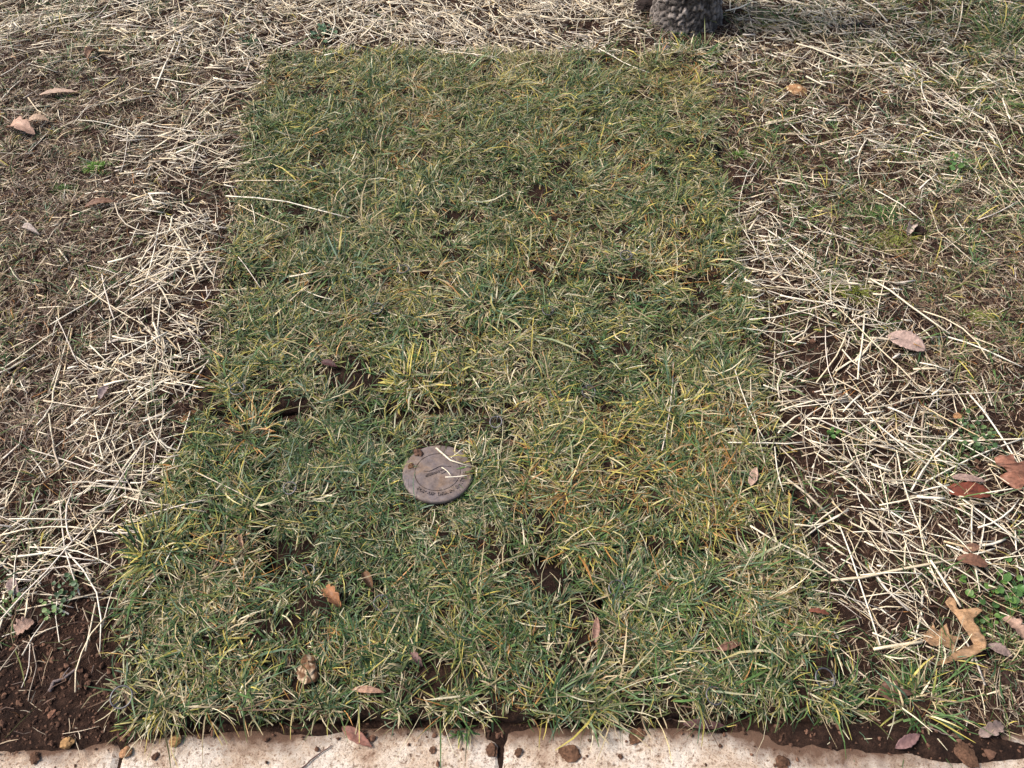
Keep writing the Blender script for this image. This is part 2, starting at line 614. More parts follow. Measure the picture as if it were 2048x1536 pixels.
tri_count = 0
for s in SODS:
    P = s[5]
    cen = P.mean(0)
    # the slab of soil and roots
    nu, nv = 70, 40
    u, v = np.meshgrid(np.linspace(0, 1, nu), np.linspace(0, 1, nv))
    xx = (P[0][0] * (1 - u) + P[1][0] * u) * (1 - v) + (P[3][0] * (1 - u) + P[2][0] * u) * v
    yy = (P[0][1] * (1 - u) + P[1][1] * u) * (1 - v) + (P[3][1] * (1 - u) + P[2][1] * u) * v
    zz = slab_top(s, xx, yy)
    edge = np.exp(-np.maximum(quad_inner(P, xx, yy), 0) / .015)
    xj = xx + edge * .007 * vn(xx, yy, .03, 51)
    yj = yy + edge * .006 * vn(xx, yy, .025, 52)
    V = np.stack([xj - cen[0], yj - cen[1], zz], -1).reshape(-1, 3).tolist()
    F = grid_faces(nu, nv)[:, ::-1].tolist()
    border = list(range(nu)) + [j * nu + nu - 1 for j in range(1, nv)] + [(nv - 1) * nu + i for i in range(nu - 2, -1, -1)] + [j * nu for j in range(nv - 2, 0, -1)]
    base = len(V)
    for k in border:
        V.append((V[k][0], V[k][1], -.04))
    for k in range(len(border)):
        k2 = (k + 1) % len(border)
        F.append((border[k], border[k2], base + k2, base + k))
    root = empty('sod_turf', (cen[0], cen[1], 0))
    tag(root, s[4], 'sod', 'sod slabs laid over the new drain', kind='thing')
    link('soil_mat', new_mesh('soil_mat', V, F, smooth=True), M_SODSOIL, root)
    bv, bq, bk = sod_blades(s, 72000 if s[0] == 'lid' else 62000, 24)
    bv[:, 0] -= cen[0]
    bv[:, 1] -= cen[1]
    o = link('grass', new_mesh('grass', bv, bq, col=bk), M_BLADE, root)
    o['kind'] = 'stuff'
    tri_count += 2 * len(bq)

# ------------------------------------------------------------------ grass outside the sod
def scatter(n, x0, x1, y0, y1):
    return x0 + rng.random(n) * (x1 - x0), y0 + rng.random(n) * (y1 - y0)


def outside(M, n, scale, seed, spread=.5):
    x, y = scatter(n, -2.7, 2.7, .27, 3.9)
    px, py = proj(x, y)
    vis = (px > -420) & (px < 2470) & (py > -420)
    dens = lookup(M, px, py) / 9
    dens = dens * np.clip(1 + spread * (vn(x, y, .09, seed) + .7 * vn(x, y, .035, seed + 1)), 0, 2)
    edge = np.where((px < -60) | (px > 2108) | (py < -60), .45, 1.0)
    far = np.clip(1.9 / np.maximum(y, .3), .45, 1.0)
    ok = vis & (rng.random(n) < dens * scale * edge * far) & ~on_sod(x, y) & (y > kerb_y(x) + .004)
    return x[ok], y[ok]


# dead, short, curled thatch
x, y = outside(THATCH, 640000, 1.0, 61)
n = len(x)
kind = pick_cols(n, [1.5, 2.5, 1.5, 4, .3, 28, 17, 2, 46])
tint = np.where(rng.random(n) < .5, 1, .8)
col = PAL[kind] * rng.uniform(.45, 1.1, n)[:, None] * np.array([1.03, .95, 1.02])
az = rng.random(n) * 6.283
bv, bq, bk = blades(np.stack([x, y, ground_z(x, y) + rng.uniform(0, .006, n)], -1), az, np.clip(rng.lognormal(math.log(.026), .4, n), .008, .07),
                    np.clip(rng.lognormal(math.log(.0015), .35, n), .0007, .003), rng.normal(.25, .25, n), rng.normal(-.1, .3, n), rng.normal(0, .9, n), col, col * 1.1, 2)
o = link('dead_grass', new_mesh('dead_grass', bv, bq, col=bk), M_BLADE)
tag(o, 'short brown dead grass thatch covering the old lawn', kind='stuff')
tri_count += 2 * len(bq)

# living grass of the old lawn, in clumps
cx, cy = outside(GREEN, 30000, 1.0, 65, .9)
grp = np.repeat(np.arange(len(cx)), rng.poisson(14, len(cx)))
n = len(grp)
th = rng.random(n) * 6.283
rad = np.abs(rng.normal(0, .013, n))
x, y = cx[grp] + rad * np.cos(th), cy[grp] + rad * np.sin(th)
ok = ~on_sod(x, y) & (y > kerb_y(x))
x, y, th, grp = x[ok], y[ok], th[ok], grp[ok]
n = len(x)
kind = pick_cols(n, [32, 22, 8, 18, 6, 20, 8, 1, 3])
col = PAL[kind] * rng.uniform(.75, 1.3, n)[:, None]
vig = np.clip(1 + rng.normal(0, .3, len(cx))[grp], .5, 1.8)
bv, bq, bk = blades(np.stack([x, y, ground_z(x, y)], -1), th + rng.normal(0, .6, n), np.clip(rng.lognormal(math.log(.032), .4, n), .01, .09) * vig,
                    np.clip(rng.lognormal(math.log(.0018), .3, n), .0009, .004), rng.normal(.6, .35, n), rng.normal(0, .35, n), rng.normal(0, .4, n), col, col * rng.uniform(.9, 1.6, n)[:, None], 3)
o = link('lawn_grass', new_mesh('lawn_grass', bv, bq, col=bk), M_BLADE)
tag(o, 'thin green grass growing up through soil and straw', kind='stuff')
tri_count += 2 * len(bq)

# ------------------------------------------------------------------ straw
SPAL = np.array([(.72, .62, .45), (.67, .55, .37), (.77, .69, .54), (.55, .46, .33), (.60, .45, .26), (.33, .26, .185), (.63, .54, .44)])


def straw_paths(x, y, az, L, lift, K=4, kink=.12):
    n = len(x)
    t = np.linspace(-.5, .5, K)
    bend = rng.normal(0, kink, n) * np.where(rng.random(n) < .15, 2.6, 1)
    wob = rng.normal(0, kink * .5, (n, K))
    off = (t[None, :] ** 2 - .08) * bend[:, None] * L[:, None] + wob * .06 * L[:, None]
    px = x[:, None] + np.cos(az)[:, None] * t * L[:, None] - np.sin(az)[:, None] * off
    py = y[:, None] + np.sin(az)[:, None] * t * L[:, None] + np.cos(az)[:, None] * off
    pz = top_z(px, py)
    # stiff: straight line through the supports, lifted so that it rests on the higher spots
    zl = pz.mean(1, keepdims=True) + (pz[:, -1:] - pz[:, :1]) * t[None, :] * .8
    pz = zl + np.clip((pz - zl).max(1, keepdims=True) * .55, 0, .02) + (pz - zl) * .35
    tilt = rng.normal(0, .05, n)[:, None] * L[:, None] * t[None, :]
    pz = pz + lift[:, None] + np.abs(tilt) * .3 + tilt * .6
    return np.stack([px, py, pz], -1)


def tubes(path, W, flat, col, ring=4):
    n, K, _ = path.shape
    T = np.gradient(path, axis=1)
    T /= np.linalg.norm(T, axis=2, keepdims=True) + 1e-9
    S = np.stack([-T[..., 1], T[..., 0], np.zeros((n, K))], -1)
    S /= np.linalg.norm(S, axis=2, keepdims=True) + 1e-9
    U = np.cross(T, S)
    roll = rng.random(n) * 3.14
    V = np.zeros((n, K, ring, 3))
    taper = np.ones((n, K))
    taper[:, -1] = rng.uniform(.55, 1, n)
    for r in range(ring):
        a = 2 * math.pi * r / ring
        ca = np.cos(a) * .5 * W
        sa = np.sin(a) * .5 * W * flat
        c1 = ca * np.cos(roll * .3) - sa * np.sin(roll * .3)
        c2 = ca * np.sin(roll * .3) + sa * np.cos(roll * .3)
        V[:, :, r] = path + S * (c1[:, None] * taper)[..., None] + U * (c2[:, None] * taper)[..., None]
    shade = rng.uniform(.9, 1.08, (n, K, 1, 1))
    Kc = np.broadcast_to(col[:, None, None, :], (n, K, ring, 3)) * shade
    idx = (np.arange(n) * K * ring)[:, None]
    q = []
    for k in range(K - 1):
        for r in range(ring):
            r2 = (r + 1) % ring
            q.append(idx + np.array([k * ring + r, k * ring + r2, (k + 1) * ring + r2, (k + 1) * ring + r]))
    if ring == 4:
        q.append(idx + np.array([3, 2, 1, 0]))
        q.append(idx + (K - 1) * 4 + np.array([0, 1, 2, 3]))
    return V.reshape(-1, 3), np.concatenate(q), Kc.reshape(-1, 3)


x, y = scatter(240000, -2.7, 2.7, .27, 4.3)
px, py = proj(x, y)
dens = lookup(STRAW, px, py)
dens = dens * np.clip(1 + .75 * vn(x, y, .10, 71) + .4 * vn(x, y, .04, 72), .05, 2)
sod_m = on_sod(x, y)
dens = np.where(sod_m, dens * .03 + .03, dens)
dens = np.where(sod_m & (py < 150), 1.0 * (vn(x, y, .1, 73) > 0), dens)
edge = np.where((px < -60) | (px > 2108) | (py < -40), .5, 1.0)
near_tree = np.hypot(x - float(at(1375, 30)[0]), y - float(at(1375, 30)[1])) < .17
ok = (rng.random(len(x)) < dens / 9 * .29 * np.where(py < 140, 1.7, 1) * edge) & (px > -500) & (px < 2550) & (y > kerb_y(x) + .01) & ~near_tree
x, y = x[ok], y[ok]
n = len(x)
px, py = proj(x, y)
loc_d = np.clip(lookup(STRAW, px, py) / 9, 0, 1)
L = np.clip(rng.lognormal(math.log(.052), .66, n), .012, .34)
W = np.clip(rng.lognormal(math.log(.0026), .42, n), .0010, .0064)
W = np.where(L > .14, np.maximum(W, .0024), W)
comb = 1.4 * vn(x, y, .3, 74) + rng.normal(0, .5, n)
az = np.where(rng.random(n) < .35, comb, rng.random(n) * 6.283)
lift = .002 + rng.random(n) ** 1.6 * (.005 + .022 * loc_d)
L = np.where(py < 140, L * .8, L)
sk = pick_cols(n, [24, 18, 20, 15, 5, 9, 9])
scol = SPAL[sk] * rng.uniform(.82, 1.1, n)[:, None]

# named single stalks: (x0,y0)-(x1,y1) in photo pixels, width in mm
LONG = [(445, 362, 605, 366, 3.4), (452, 386, 702, 440, 4), (476, 408, 582, 464, 3), (506, 412, 511, 462, 2.6), (480, 520, 523, 578, 3), (574, 554, 626, 550, 5.5),
        (580, 606, 622, 564, 3), (604, 580, 666, 602, 3), (600, 606, 668, 632, 3), (1466, 742, 1532, 892, 2.6), (1500, 752, 1526, 926, 2.6), (1352, 722, 1326, 904, 4.0),
        (1455, 888, 1612, 884, 3.5), (1496, 1058, 1716, 1176, 4), (1546, 896, 1562, 986, 3), (396, 952, 522, 1012, 3), (250, 998, 416, 1032, 4.2), (276, 1036, 418, 1010, 3.6),
        (352, 1096, 290, 1196, 3), (146, 1090, 216, 1290, 4), (186, 1200, 168, 1300, 4), (1684, 1046, 1766, 1288, 3.6), (1740, 556, 1900, 668, 5), (1900, 668, 2048, 730, 4), (1858, 612, 1990, 706, 4),
        (100, 648, 272, 532, 3.4), (1196, 100, 1298, 146, 3.4), (870, 106, 1000, 128, 3), (0, 730, 110, 656, 3.4), (160, 570, 300, 655, 3.6), (1690, 780, 1850, 930, 4), (1620, 790, 1480, 800, 3.4),
        (1800, 800, 2030, 780, 3.4), (1850, 960, 2048, 870, 4), (1760, 1010, 1960, 960, 4), (1940, 780, 2048, 930, 4.4), (1880, 960, 2040, 1080, 4), (1790, 900, 1850, 1090, 3.6), (60, 900, 250, 960, 3.4),
        (0, 1060, 190, 1050, 4), (10, 1180, 160, 1040, 3.6), (110, 1000, 150, 1190, 3.4), (190, 1062, 290, 1060, 4.2), (210, 880, 280, 1010, 3.8), (330, 820, 300, 960, 4), (380, 820, 340, 950, 3.4),
        (110, 630, 150, 720, 3.2), (200, 545, 225, 640, 4), (330, 300, 480, 260, 3.2), (1490, 530, 1640, 560, 4), (1500, 640, 1690, 600, 3.4), (1560, 590, 1740, 620, 4.4), (1700, 660, 1640, 760, 4),
        (1730, 630, 1715, 760, 5), (1960, 1060, 2048, 1000, 4), (1700, 1010, 1580, 1090, 4.2), (1830, 1020, 1880, 1180, 3.6), (1890, 1090, 2048, 1150, 3.6), (1940, 1010, 1960, 1180, 4), (1746, 1262, 1882, 1322, 3.4),
        (1750, 1296, 1848, 1280, 7), (60, 1286, 40, 1372, 3), (132, 1380, 196, 1230, 3), (1610, 1060, 1690, 1000, 3.4), (1640, 460, 1560, 540, 3), (1750, 380, 1850, 440, 3.4), (1960, 440, 2048, 390, 4),
        (886, 944, 904, 962, 2.2), (892, 966, 936, 963, 2.4), (903, 926, 930, 902, 2.0), (1770, 330, 1900, 320, 3), (1490, 250, 1640, 225, 3), (280, 240, 420, 260, 3.2), (160, 236, 270, 256, 3), (255, 250, 245, 345, 3), (1820, 250, 2000, 300, 3)]
lx, ly, laz, lL, lW = [], [], [], [], []
for a, b_, c_, d_, w in LONG:
    (xa, ya), (xb, yb) = at(a, b_, .02), at(c_, d_, .02)
    lx.append((xa + xb) / 2)
    ly.append((ya + yb) / 2)
    laz.append(math.atan2(yb - ya, xb - xa))
    lL.append(math.hypot(xb - xa, yb - ya))
    lW.append(w / 1000 * .95)
nl = len(lx)
x = np.concatenate([lx, x])
y = np.concatenate([ly, y])
az = np.concatenate([laz, az])
L = np.concatenate([lL, L])
W = np.concatenate([lW, W])
lift = np.concatenate([np.full(nl, .012), lift])
lk = pick_cols(nl, [3, 1, 3, 1, 0, 0, 1])
scol = np.concatenate([SPAL[lk] * rng.uniform(.95, 1.05, nl)[:, None], scol])
n = len(x)
px, py = proj(x, y)
size = L * np.sqrt(W) * .05 / (y ** 2 + CAM_H ** 2) * ((px > 30) & (px < 2018) & (py > 20) & (py < 1500)) * (lift > .008)
size[:nl] += 1
size[:nl] *= ((px[:nl] > 10) & (px[:nl] < 2040))
L_S, W_S, K_S, PX_S, PY_S = L, W, np.concatenate([lk, sk]), px, py
order = np.argsort(-size)
single = order[:296]
rest = order[296:]
path = straw_paths(x, y, az, L, lift, 5)
SOD_S = on_sod(x, y)
big = rest[W[rest] > .0023]
small = rest[W[rest] <= .0023]
v1, q1, k1 = tubes(path[big][:, [0, 2, 4]], W[big], np.where(rng.random(len(big)) < .35, .16, .55), scol[big], 4)
v2, q2, k2 = tubes(path[small][:, [0, 2, 4]], W[small], np.full(len(small), .6), scol[small], 3)
o = link('straw_mulch', new_mesh('straw_mulch', np.concatenate([v1, v2]), np.concatenate([q1, q2 + len(v1)]), col=np.concatenate([k1, k2]), smooth=True), M_STRAW)
tag(o, 'pale chopped straw mulch scattered over soil around the sod', kind='stuff')
tri_count += 2 * (len(q1) + len(q2))
STALKS = []
for i in single:
    c = path[i].mean(0)
    v, q, k = tubes(path[i:i + 1] - c, W[i:i + 1], np.array([.55]), scol[i:i + 1], 4)
    o = link('straw_stalk', new_mesh('straw_stalk', v, q, col=k, smooth=True), M_STRAW, loc=c)
    STALKS.append((o, i))

# ------------------------------------------------------------------ soil crumbs
def crumb_unit(seed, sub=1, rough=.3):
    bm = bmesh.new()
    bmesh.ops.create_icosphere(bm, subdivisions=sub, radius=1)
    r = random.Random(seed)
    for v in bm.verts:
        v.co *= 1 + r.uniform(-rough, rough)
    bm.verts.index_update()
    V = np.array([v.co[:] for v in bm.verts])
    F = np.array([[v.index for v in f.verts] for f in bm.faces])
    bm.free()
    return V, F


x, y = scatter(190000, -2.3, 2.3, .24, 3.0)
px, py = proj(x, y)
bare = np.clip(1 - lookup(THATCH, px, py) / 7, .05, 1) * np.clip(1 - lookup(GREEN, px, py) / 5, .1, 1)
bare *= np.where((px < 330) & (py > 1180), 2.2, .6)
k = y - kerb_y(x)
bare = np.where(k < 0, .9 * np.exp(k / .014) + .035 * np.exp(k / .08) + .02 * (px > 1450) + .4 * (ground_z(x, y) > -.001), bare)
ok = (rng.random(len(x)) < bare * .5) & ~on_sod(x, y) & (px > -150) & (px < 2200) & (k > -.1)
x, y = x[ok], y[ok]
n = len(x)
r = np.clip(rng.lognormal(math.log(.0021), .5, n), .0008, .010)
V0, F0 = crumb_unit(3, 1, .28)
ang = rng.random(n) * 6.283
sc = rng.uniform(.7, 1.3, (n, 3)) * r[:, None]
vv = V0[None] * sc[:, None, :]
ca, sa = np.cos(ang)[:, None], np.sin(ang)[:, None]
vv = np.stack([vv[..., 0] * ca - vv[..., 1] * sa, vv[..., 0] * sa + vv[..., 1] * ca, vv[..., 2] * .8], -1)
vv += np.stack([x, y, top_z(x, y) + r * .3], -1)[:, None, :]
tt = (F0[None] + (np.arange(n) * len(V0))[:, None, None]).reshape(-1, 3)
cc = np.array([(.085, .045, .029)]) * rng.uniform(.5, 1.7, n)[:, None]
o = link('soil_crumbs', new_mesh('soil_crumbs', vv.reshape(-1, 3), tris=tt, col=np.repeat(cc, len(V0), 0)), M_CRUMB)
tag(o, 'loose dark brown soil crumbs on the bare ground', kind='stuff')
tri_count += len(tt)

# ------------------------------------------------------------------ drain lid
def lathe(profile, seg, jitter=0):
    V, F = [], []
    for (r_, z_) in profile:
        for i in range(seg):
            a = 2 * math.pi * i / seg
            V.append((r_ * math.cos(a), r_ * math.sin(a), z_))
    for j in range(len(profile) - 1):
        for i in range(seg):
            i2 = (i + 1) % seg
            F.append((j * seg + i, j * seg + i2, (j + 1) * seg + i2, (j + 1) * seg + i))
    return V, F


m_lid, n_, l_, b_s = mat_new('lid_plastic', .62, .35)
c1, f1 = noise_ramp(n_, l_, 55, [(.3, (.075, .058, .054)), (.52, (.135, .110, .106)), (.75, (.20, .17, .162))], 8, .65)
c2, f2 = noise_ramp(n_, l_, 22, [(.36, (.9, .9, .95)), (.52, (1.15, 1.05, .9)), (.62, (1.25, 1.0, .68)), (.72, (.62, .42, .28))], 7, .65, dist=.4)
l_.new(mix(n_, l_, .85, c1, c2, 'MULTIPLY'), b_s.inputs['Base Color'])
_, f3 = noise_ramp(n_, l_, 300, [(0, (0, 0, 0)), (1, (1, 1, 1))], 5)
bump(n_, l_, b_s, f3, .35, .002)
m_dark, n_, l_, b_s = mat_new('lid_dark', .7, .3)
c1, _ = noise_ramp(n_, l_, 80, [(.3, (.015, .013, .012)), (.7, (.05, .04, .033))])
l_.new(c1, b_s.inputs['Base Color'])

lid_z = LID_Z
drain = empty('drain_emitter', (LIDX, LIDY, lid_z))
drain.rotation_euler = (R(-6.5), R(1.5), R(4))
tag(drain, 'round greyish pop-up drain lid set in the sod', 'drain')
prof = [(.0001, 0), (.02, 0), (.04, -.0001), (.0487, -.0002), (.0489, -.0030), (.0501, -.0030), (.0503, -.0002), (.062, -.0006), (.0715, -.0012), (.0745, -.002), (.0765, -.0038), (LID_R, -.0062), (.0766, -.011), (.073, -.012), (.066, -.012)]
V, F = lathe(prof, 96)
lid = link('lid', new_mesh('lid', V, F, smooth=False), m_lid, drain)
V, F = lathe([(.070, -.0125), (.070, -.08), (.064, -.08), (.064, -.0125)], 48)
link('body', new_mesh('body', V, F, smooth=True), m_dark, drain)


def glyph_mesh(ch, size, depth):
    cu = bpy.data.curves.new('glyph', 'FONT')
    cu.body = ch
    cu.size = size
    cu.extrude = depth
    cu.align_x = 'CENTER'
    ob = bpy.data.objects.new('glyph', cu)
    C.objects.link(ob)
    dg = bpy.context.evaluated_depsgraph_get()
    me_ = bpy.data.meshes.new_from_object(ob.evaluated_get(dg))
    bpy.data.objects.remove(ob)
    return me_


def join_meshes(items, name):
    bm = bmesh.new()
    for me_, M in items:
        t = bmesh.new()
        t.from_mesh(me_)
        t.transform(M)
        tmp = bpy.data.meshes.new('t')
        t.to_mesh(tmp)
        t.free()
        bm.from_mesh(tmp)
    out = bpy.data.meshes.new(name)
    bm.to_mesh(out)
    bm.free()
    return out


text = 'POP-UP DRAIN EMITTER'
items = []
a = R(-134)
for ch in text:
    if ch != ' ':
        M = Matrix.Translation((.0595 * math.cos(a), .0595 * math.sin(a), -.0002)) @ Matrix.Rotation(a + math.pi / 2, 4, 'Z') @ Matrix.Translation((0, -.003, 0))
        items.append((glyph_mesh(ch, .0112, .0022), M))
    a += R(7.2 if ch not in '- I' else 5.4)
link('lettering', join_meshes(items, 'lettering'), m_lid, lid)
V, F = lathe([(.0489, -.0024), (.0501, -.0024)], 96)
link('groove', new_mesh('groove', V, F), m_dark, lid)
# slanted emblem: two long swooshes over three raised strokes
items = []


def stroke(pts, w, h=.0022):
    V, F = [], []
    for i, p in enumerate(pts):
        q0, q1 = pts[max(i - 1, 0)], pts[min(i + 1, len(pts) - 1)]
        d = Vector((q1[0] - q0[0], q1[1] - q0[1], 0)).normalized()
        s_ = Vector((-d.y, d.x, 0)) * w * .5
        c_ = Vector((p[0], p[1], 0))
        for v in (c_ - s_ + Vector((0, 0, -.0005)), c_ - s_ * .7 + Vector((0, 0, h)), c_ + s_ * .7 + Vector((0, 0, h)), c_ + s_ + Vector((0, 0, -.0005))):
            V.append(tuple(v))
    for i in range(len(pts) - 1):
        for k in range(3):
            F.append((4 * i + k, 4 * i + k + 1, 4 * i + 5 + k, 4 * i + 4 + k))
    return new_mesh('stroke', V, F)


I4 = Matrix.Identity(4)
swoosh = [(-.030 + .0058 * i, .004 + .0012 * i - .0035 * math.sin(i * .75)) for i in range(11)]
items.append((stroke(swoosh, .0026), I4))
for k, (xa, xb, yo) in enumerate([(-.024, .004, -.005), (-.026, -.004, -.0085), (-.026, -.008, -.012)]):
    items.append((stroke([(xa, yo), (xa * .5 + xb * .5, yo + .003), (xb, yo + .007)], .0016), I4))
items.append((stroke([(-.006, -.006), (-.001, -.001), (.006, -.002), (.008, -.006), (.014, -.003), (.018, .002), (.012, .005), (.006, .003)], .0018), I4))
link('emblem', join_meshes(items, 'emblem'), m_lid, lid)

# ------------------------------------------------------------------ grass tufts that stand out from the sod
TUFTS = [  # px, py, radius px, blades, mix, label
    (640, 238, 46, 60, [5, 4, 1, 2, 4, 0, 1, 0, 0], 'broad green tuft with pale upright tips behind the yellow tipped tuft'),
    (585, 275, 44, 60, [4, 4, 0, 2, 6, 0, 0, 0, 0], 'broad green grass tuft with bright yellow tips near the straw'),
    (660, 355, 60, 80, [4, 6, 2, 2, 2, 1, 0, 1, 0], 'dark green spreading grass tuft with a few yellow blades'),
    (690, 520, 66, 80, [3, 4, 7, 2, 1, 1, 1, 0, 0], 'bluish green drooping grass tuft on the second sod row'),
    (985, 605, 70, 110, [6, 3, 6, 2, 1, 2, 2, 0, 0], 'large grey-green grass tuft lying over a sod seam'),
    (822, 745, 66, 120, [5, 2, 1, 4, 5, 2, 3, 0, 0], 'large yellow-green grass tuft fanning out behind the drain lid'),
    (310, 1085, 64, 100, [3, 6, 1, 4, 6, 0, 0, 0, 0], 'dark green tuft with long yellow blades at the straw edge'),
    (1350, 805, 80, 110, [4, 2, 2, 4, 5, 3, 2, 1, 0], 'tall yellow-green grass tuft on the orange tinged sod slab'),
    (1465, 695, 40, 40, [8, 3, 1, 2, 0, 1, 0, 0, 0], 'small fresh green grass tuft near the sod edge'),
    (1205, 1240, 56, 80, [5, 4, 2, 3, 3, 1, 0, 3, 0], 'green grass tuft with orange bases at the front seam'),
    (1215, 1350, 52, 50, [4, 4, 3, 1, 3, 1, 2, 1, 0], 'coarse tuft of wide blades by the walkway seam'),
    (1850, 1385, 70, 90, [10, 4, 1, 4, 1, 2, 2, 0, 0], 'bright green grass tuft beside the dark fallen leaf'),
    (1700, 1420, 56, 80, [6, 3, 3, 3, 1, 3, 3, 0, 0], 'grey-green grass tuft leaning over the walkway corner'),
    (500, 855, 56, 80, [2, 4, 1, 3, 2, 2, 0, 6, 1], 'orange topped grass tuft at the back of the narrow sod piece'),
    (1180, 1075, 60, 70, [4, 3, 1, 4, 4, 2, 0, 5, 0], 'green and orange grass tuft at the edge of the orange tinged slab'),
    (1210, 890, 46, 60, [1, 1, 0, 2, 4, 2, 0, 6, 1], 'orange straw coloured grass tuft beside the drain lid'),
    (430, 1260, 60, 70, [4, 5, 2, 3, 2, 3, 2, 0, 0], 'dark tuft of combed grass beside the bare soil corner'),
    (960, 915, 40, 50, [3, 3, 1, 3, 3, 1, 2, 2, 0], 'grass tuft overhanging the rim of the drain lid'),
    (1395, 88, 56, 80, [8, 6, 1, 3, 1, 2, 1, 0, 0], 'green grass tuft growing against the tree trunk'),
    (1575, 30, 50, 60, [9, 3, 0, 4, 1, 2, 1, 0, 0], 'tall green grass tuft in the straw beside the tree trunk'),
    (2010, 60, 60, 90, [9, 5, 1, 3, 1, 2, 0, 0, 0], 'green grass tuft at the lawn edge past the dark bark piece'),
    (925, 1448, 26, 26, [8, 3, 1, 2, 0, 1, 0, 0, 0], 'little green grass sprig on the walkway edge'),
    (1610, 590, 1, 1, [1, 0, 0, 0, 0, 0, 0, 0, 0], ''),
]
for (tx, ty, rp, nb, w, lab) in TUFTS:
    if not lab:
        continue
    cx, cy = [float(v) for v in at(tx, ty + rp * .15, .02)]
    dist = math.sqrt(cx * cx + cy * cy + CAM_H ** 2)
    rr = rp * dist / FPX
    nb = int(nb * 1.5)
    lean = rng.random() * 6.283 if tx != 975 else 3.3
    lw = .55 if tx != 975 else 1.4
    th = rng.random(nb) * 6.283
    r0 = rng.random(nb) ** .5 * rr * .62
    kx, ky = cx + r0 * np.cos(th), cy + r0 * np.sin(th)
    kind = pick_cols(nb, w)
    col = PAL[kind] * rng.uniform(.8, 1.25, nb)[:, None]
    tip = np.where((rng.random(nb) < .22)[:, None], PAL[rng.choice([4, 5, 6], nb)] * 1.05, col * 1.15)
    L = np.clip(rr * rng.lognormal(-.45, .4, nb), .02, .16)
    W = np.clip(rng.normal(.0031, .0008, nb), .0016, .0052)
    cz = float(top_z(np.array([cx]), np.array([cy]))[0])
    e0 = np.clip(rng.normal(.62, .34, nb), .05, 1.4)
    hx, hy = np.cos(th) + lw * math.cos(lean), np.sin(th) + lw * math.sin(lean)
    head = np.arctan2(hy, hx) + rng.normal(0, .65, nb)
    bv, bq, bk = blades(np.stack([kx - cx, ky - cy, np.zeros(nb)], -1), head, L, W, e0, np.clip(rng.normal(-.15, .4, nb), -1, .7), rng.normal(0, .45, nb), col, tip, 3)
    o = link('grass_tuft', new_mesh('grass_tuft', bv, bq, col=bk), M_BLADE, loc=(cx, cy, cz))
    tag(o, lab, 'grass tuft', 'standing grass tufts')

# ------------------------------------------------------------------ dead leaves
def traced_leaf(name, pts, col, label, height=None, lift=.008, vein=(.0,), thick=.00045, sub=3, origin=None):
    """outline in photo pixels laid at the height of what it rests on; height(u, v) raises it, u v in 0..1 of its box"""
    xs, ys = at([p[0] for p in pts], [p[1] for p in pts], .02)
    cx, cy = float(xs.mean()), float(ys.mean())
    z0 = float(top_z(xs, ys).mean())
    bm = bmesh.new()
    vs = [bm.verts.new((float(a_) - cx, float(b_) - cy, 0)) for a_, b_ in zip(xs, ys)]
    for t in tessellate_polygon([[v.co for v in vs]]):
        try:
            bm.faces.new([vs[i] for i in t])
        except ValueError:
            pass
    for _ in range(sub):
        bmesh.ops.subdivide_edges(bm, edges=bm.edges[:], cuts=1, use_grid_fill=True)
    bmesh.ops.triangulate(bm, faces=bm.faces[:])
    lo = np.array([min(v.co.x for v in bm.verts), min(v.co.y for v in bm.verts)])
    hi = np.array([max(v.co.x for v in bm.verts), max(v.co.y for v in bm.verts)])
    for v in bm.verts:
        u, w_ = (v.co.x - lo[0]) / (hi[0] - lo[0]), (v.co.y - lo[1]) / (hi[1] - lo[1])
        v.co.z = (height(u, w_) if height else 0) + .0034 * float(vn(v.co.x + cx, v.co.y, .018, 81)) + .0016 * float(vn(v.co.x + v.co.y, v.co.x - v.co.y + cx, .006, 84)) + .001 * float(vn(v.co.x, v.co.y + cy, .007, 82))
    if height:  # keep the outline where the photo shows it: slide raised points back along their own sight line once, when shaping
        for v in bm.verts:
            wx, wy, wz = v.co.x + cx, v.co.y + cy, v.co.z
            t = (CAM_H - .02 - wz) / (CAM_H - .02)
            v.co.x, v.co.y = wx * t - cx, wy * t - cy
    bmesh.ops.recalc_face_normals(bm, faces=bm.faces[:])
    r = bmesh.ops.solidify(bm, geom=bm.faces[:], thickness=thick)
    bm.verts.index_update()
    V = np.array([v.co[:] for v in bm.verts])
    F = [[v.index for v in f.verts] for f in bm.faces]
    bm.free()
    nz = vn(V[:, 0] + cx, V[:, 1] + cy, .012, 83)
    nz2 = sstep(.45, .8, vn(V[:, 0] + cx, V[:, 1] + cy, .006, 85))
    cc = np.array([col]) * .72 * ((1 + .34 * nz) * (1 - .45 * nz2))[:, None]
    me_ = new_mesh(name, V, [f for f in F if len(f) == 4], [f for f in F if len(f) == 3], col=cc, smooth=True)
    o_ = link(name, me_, M_LEAF, loc=(cx, cy, z0 + lift))
    return tag(o_, label, 'leaf')


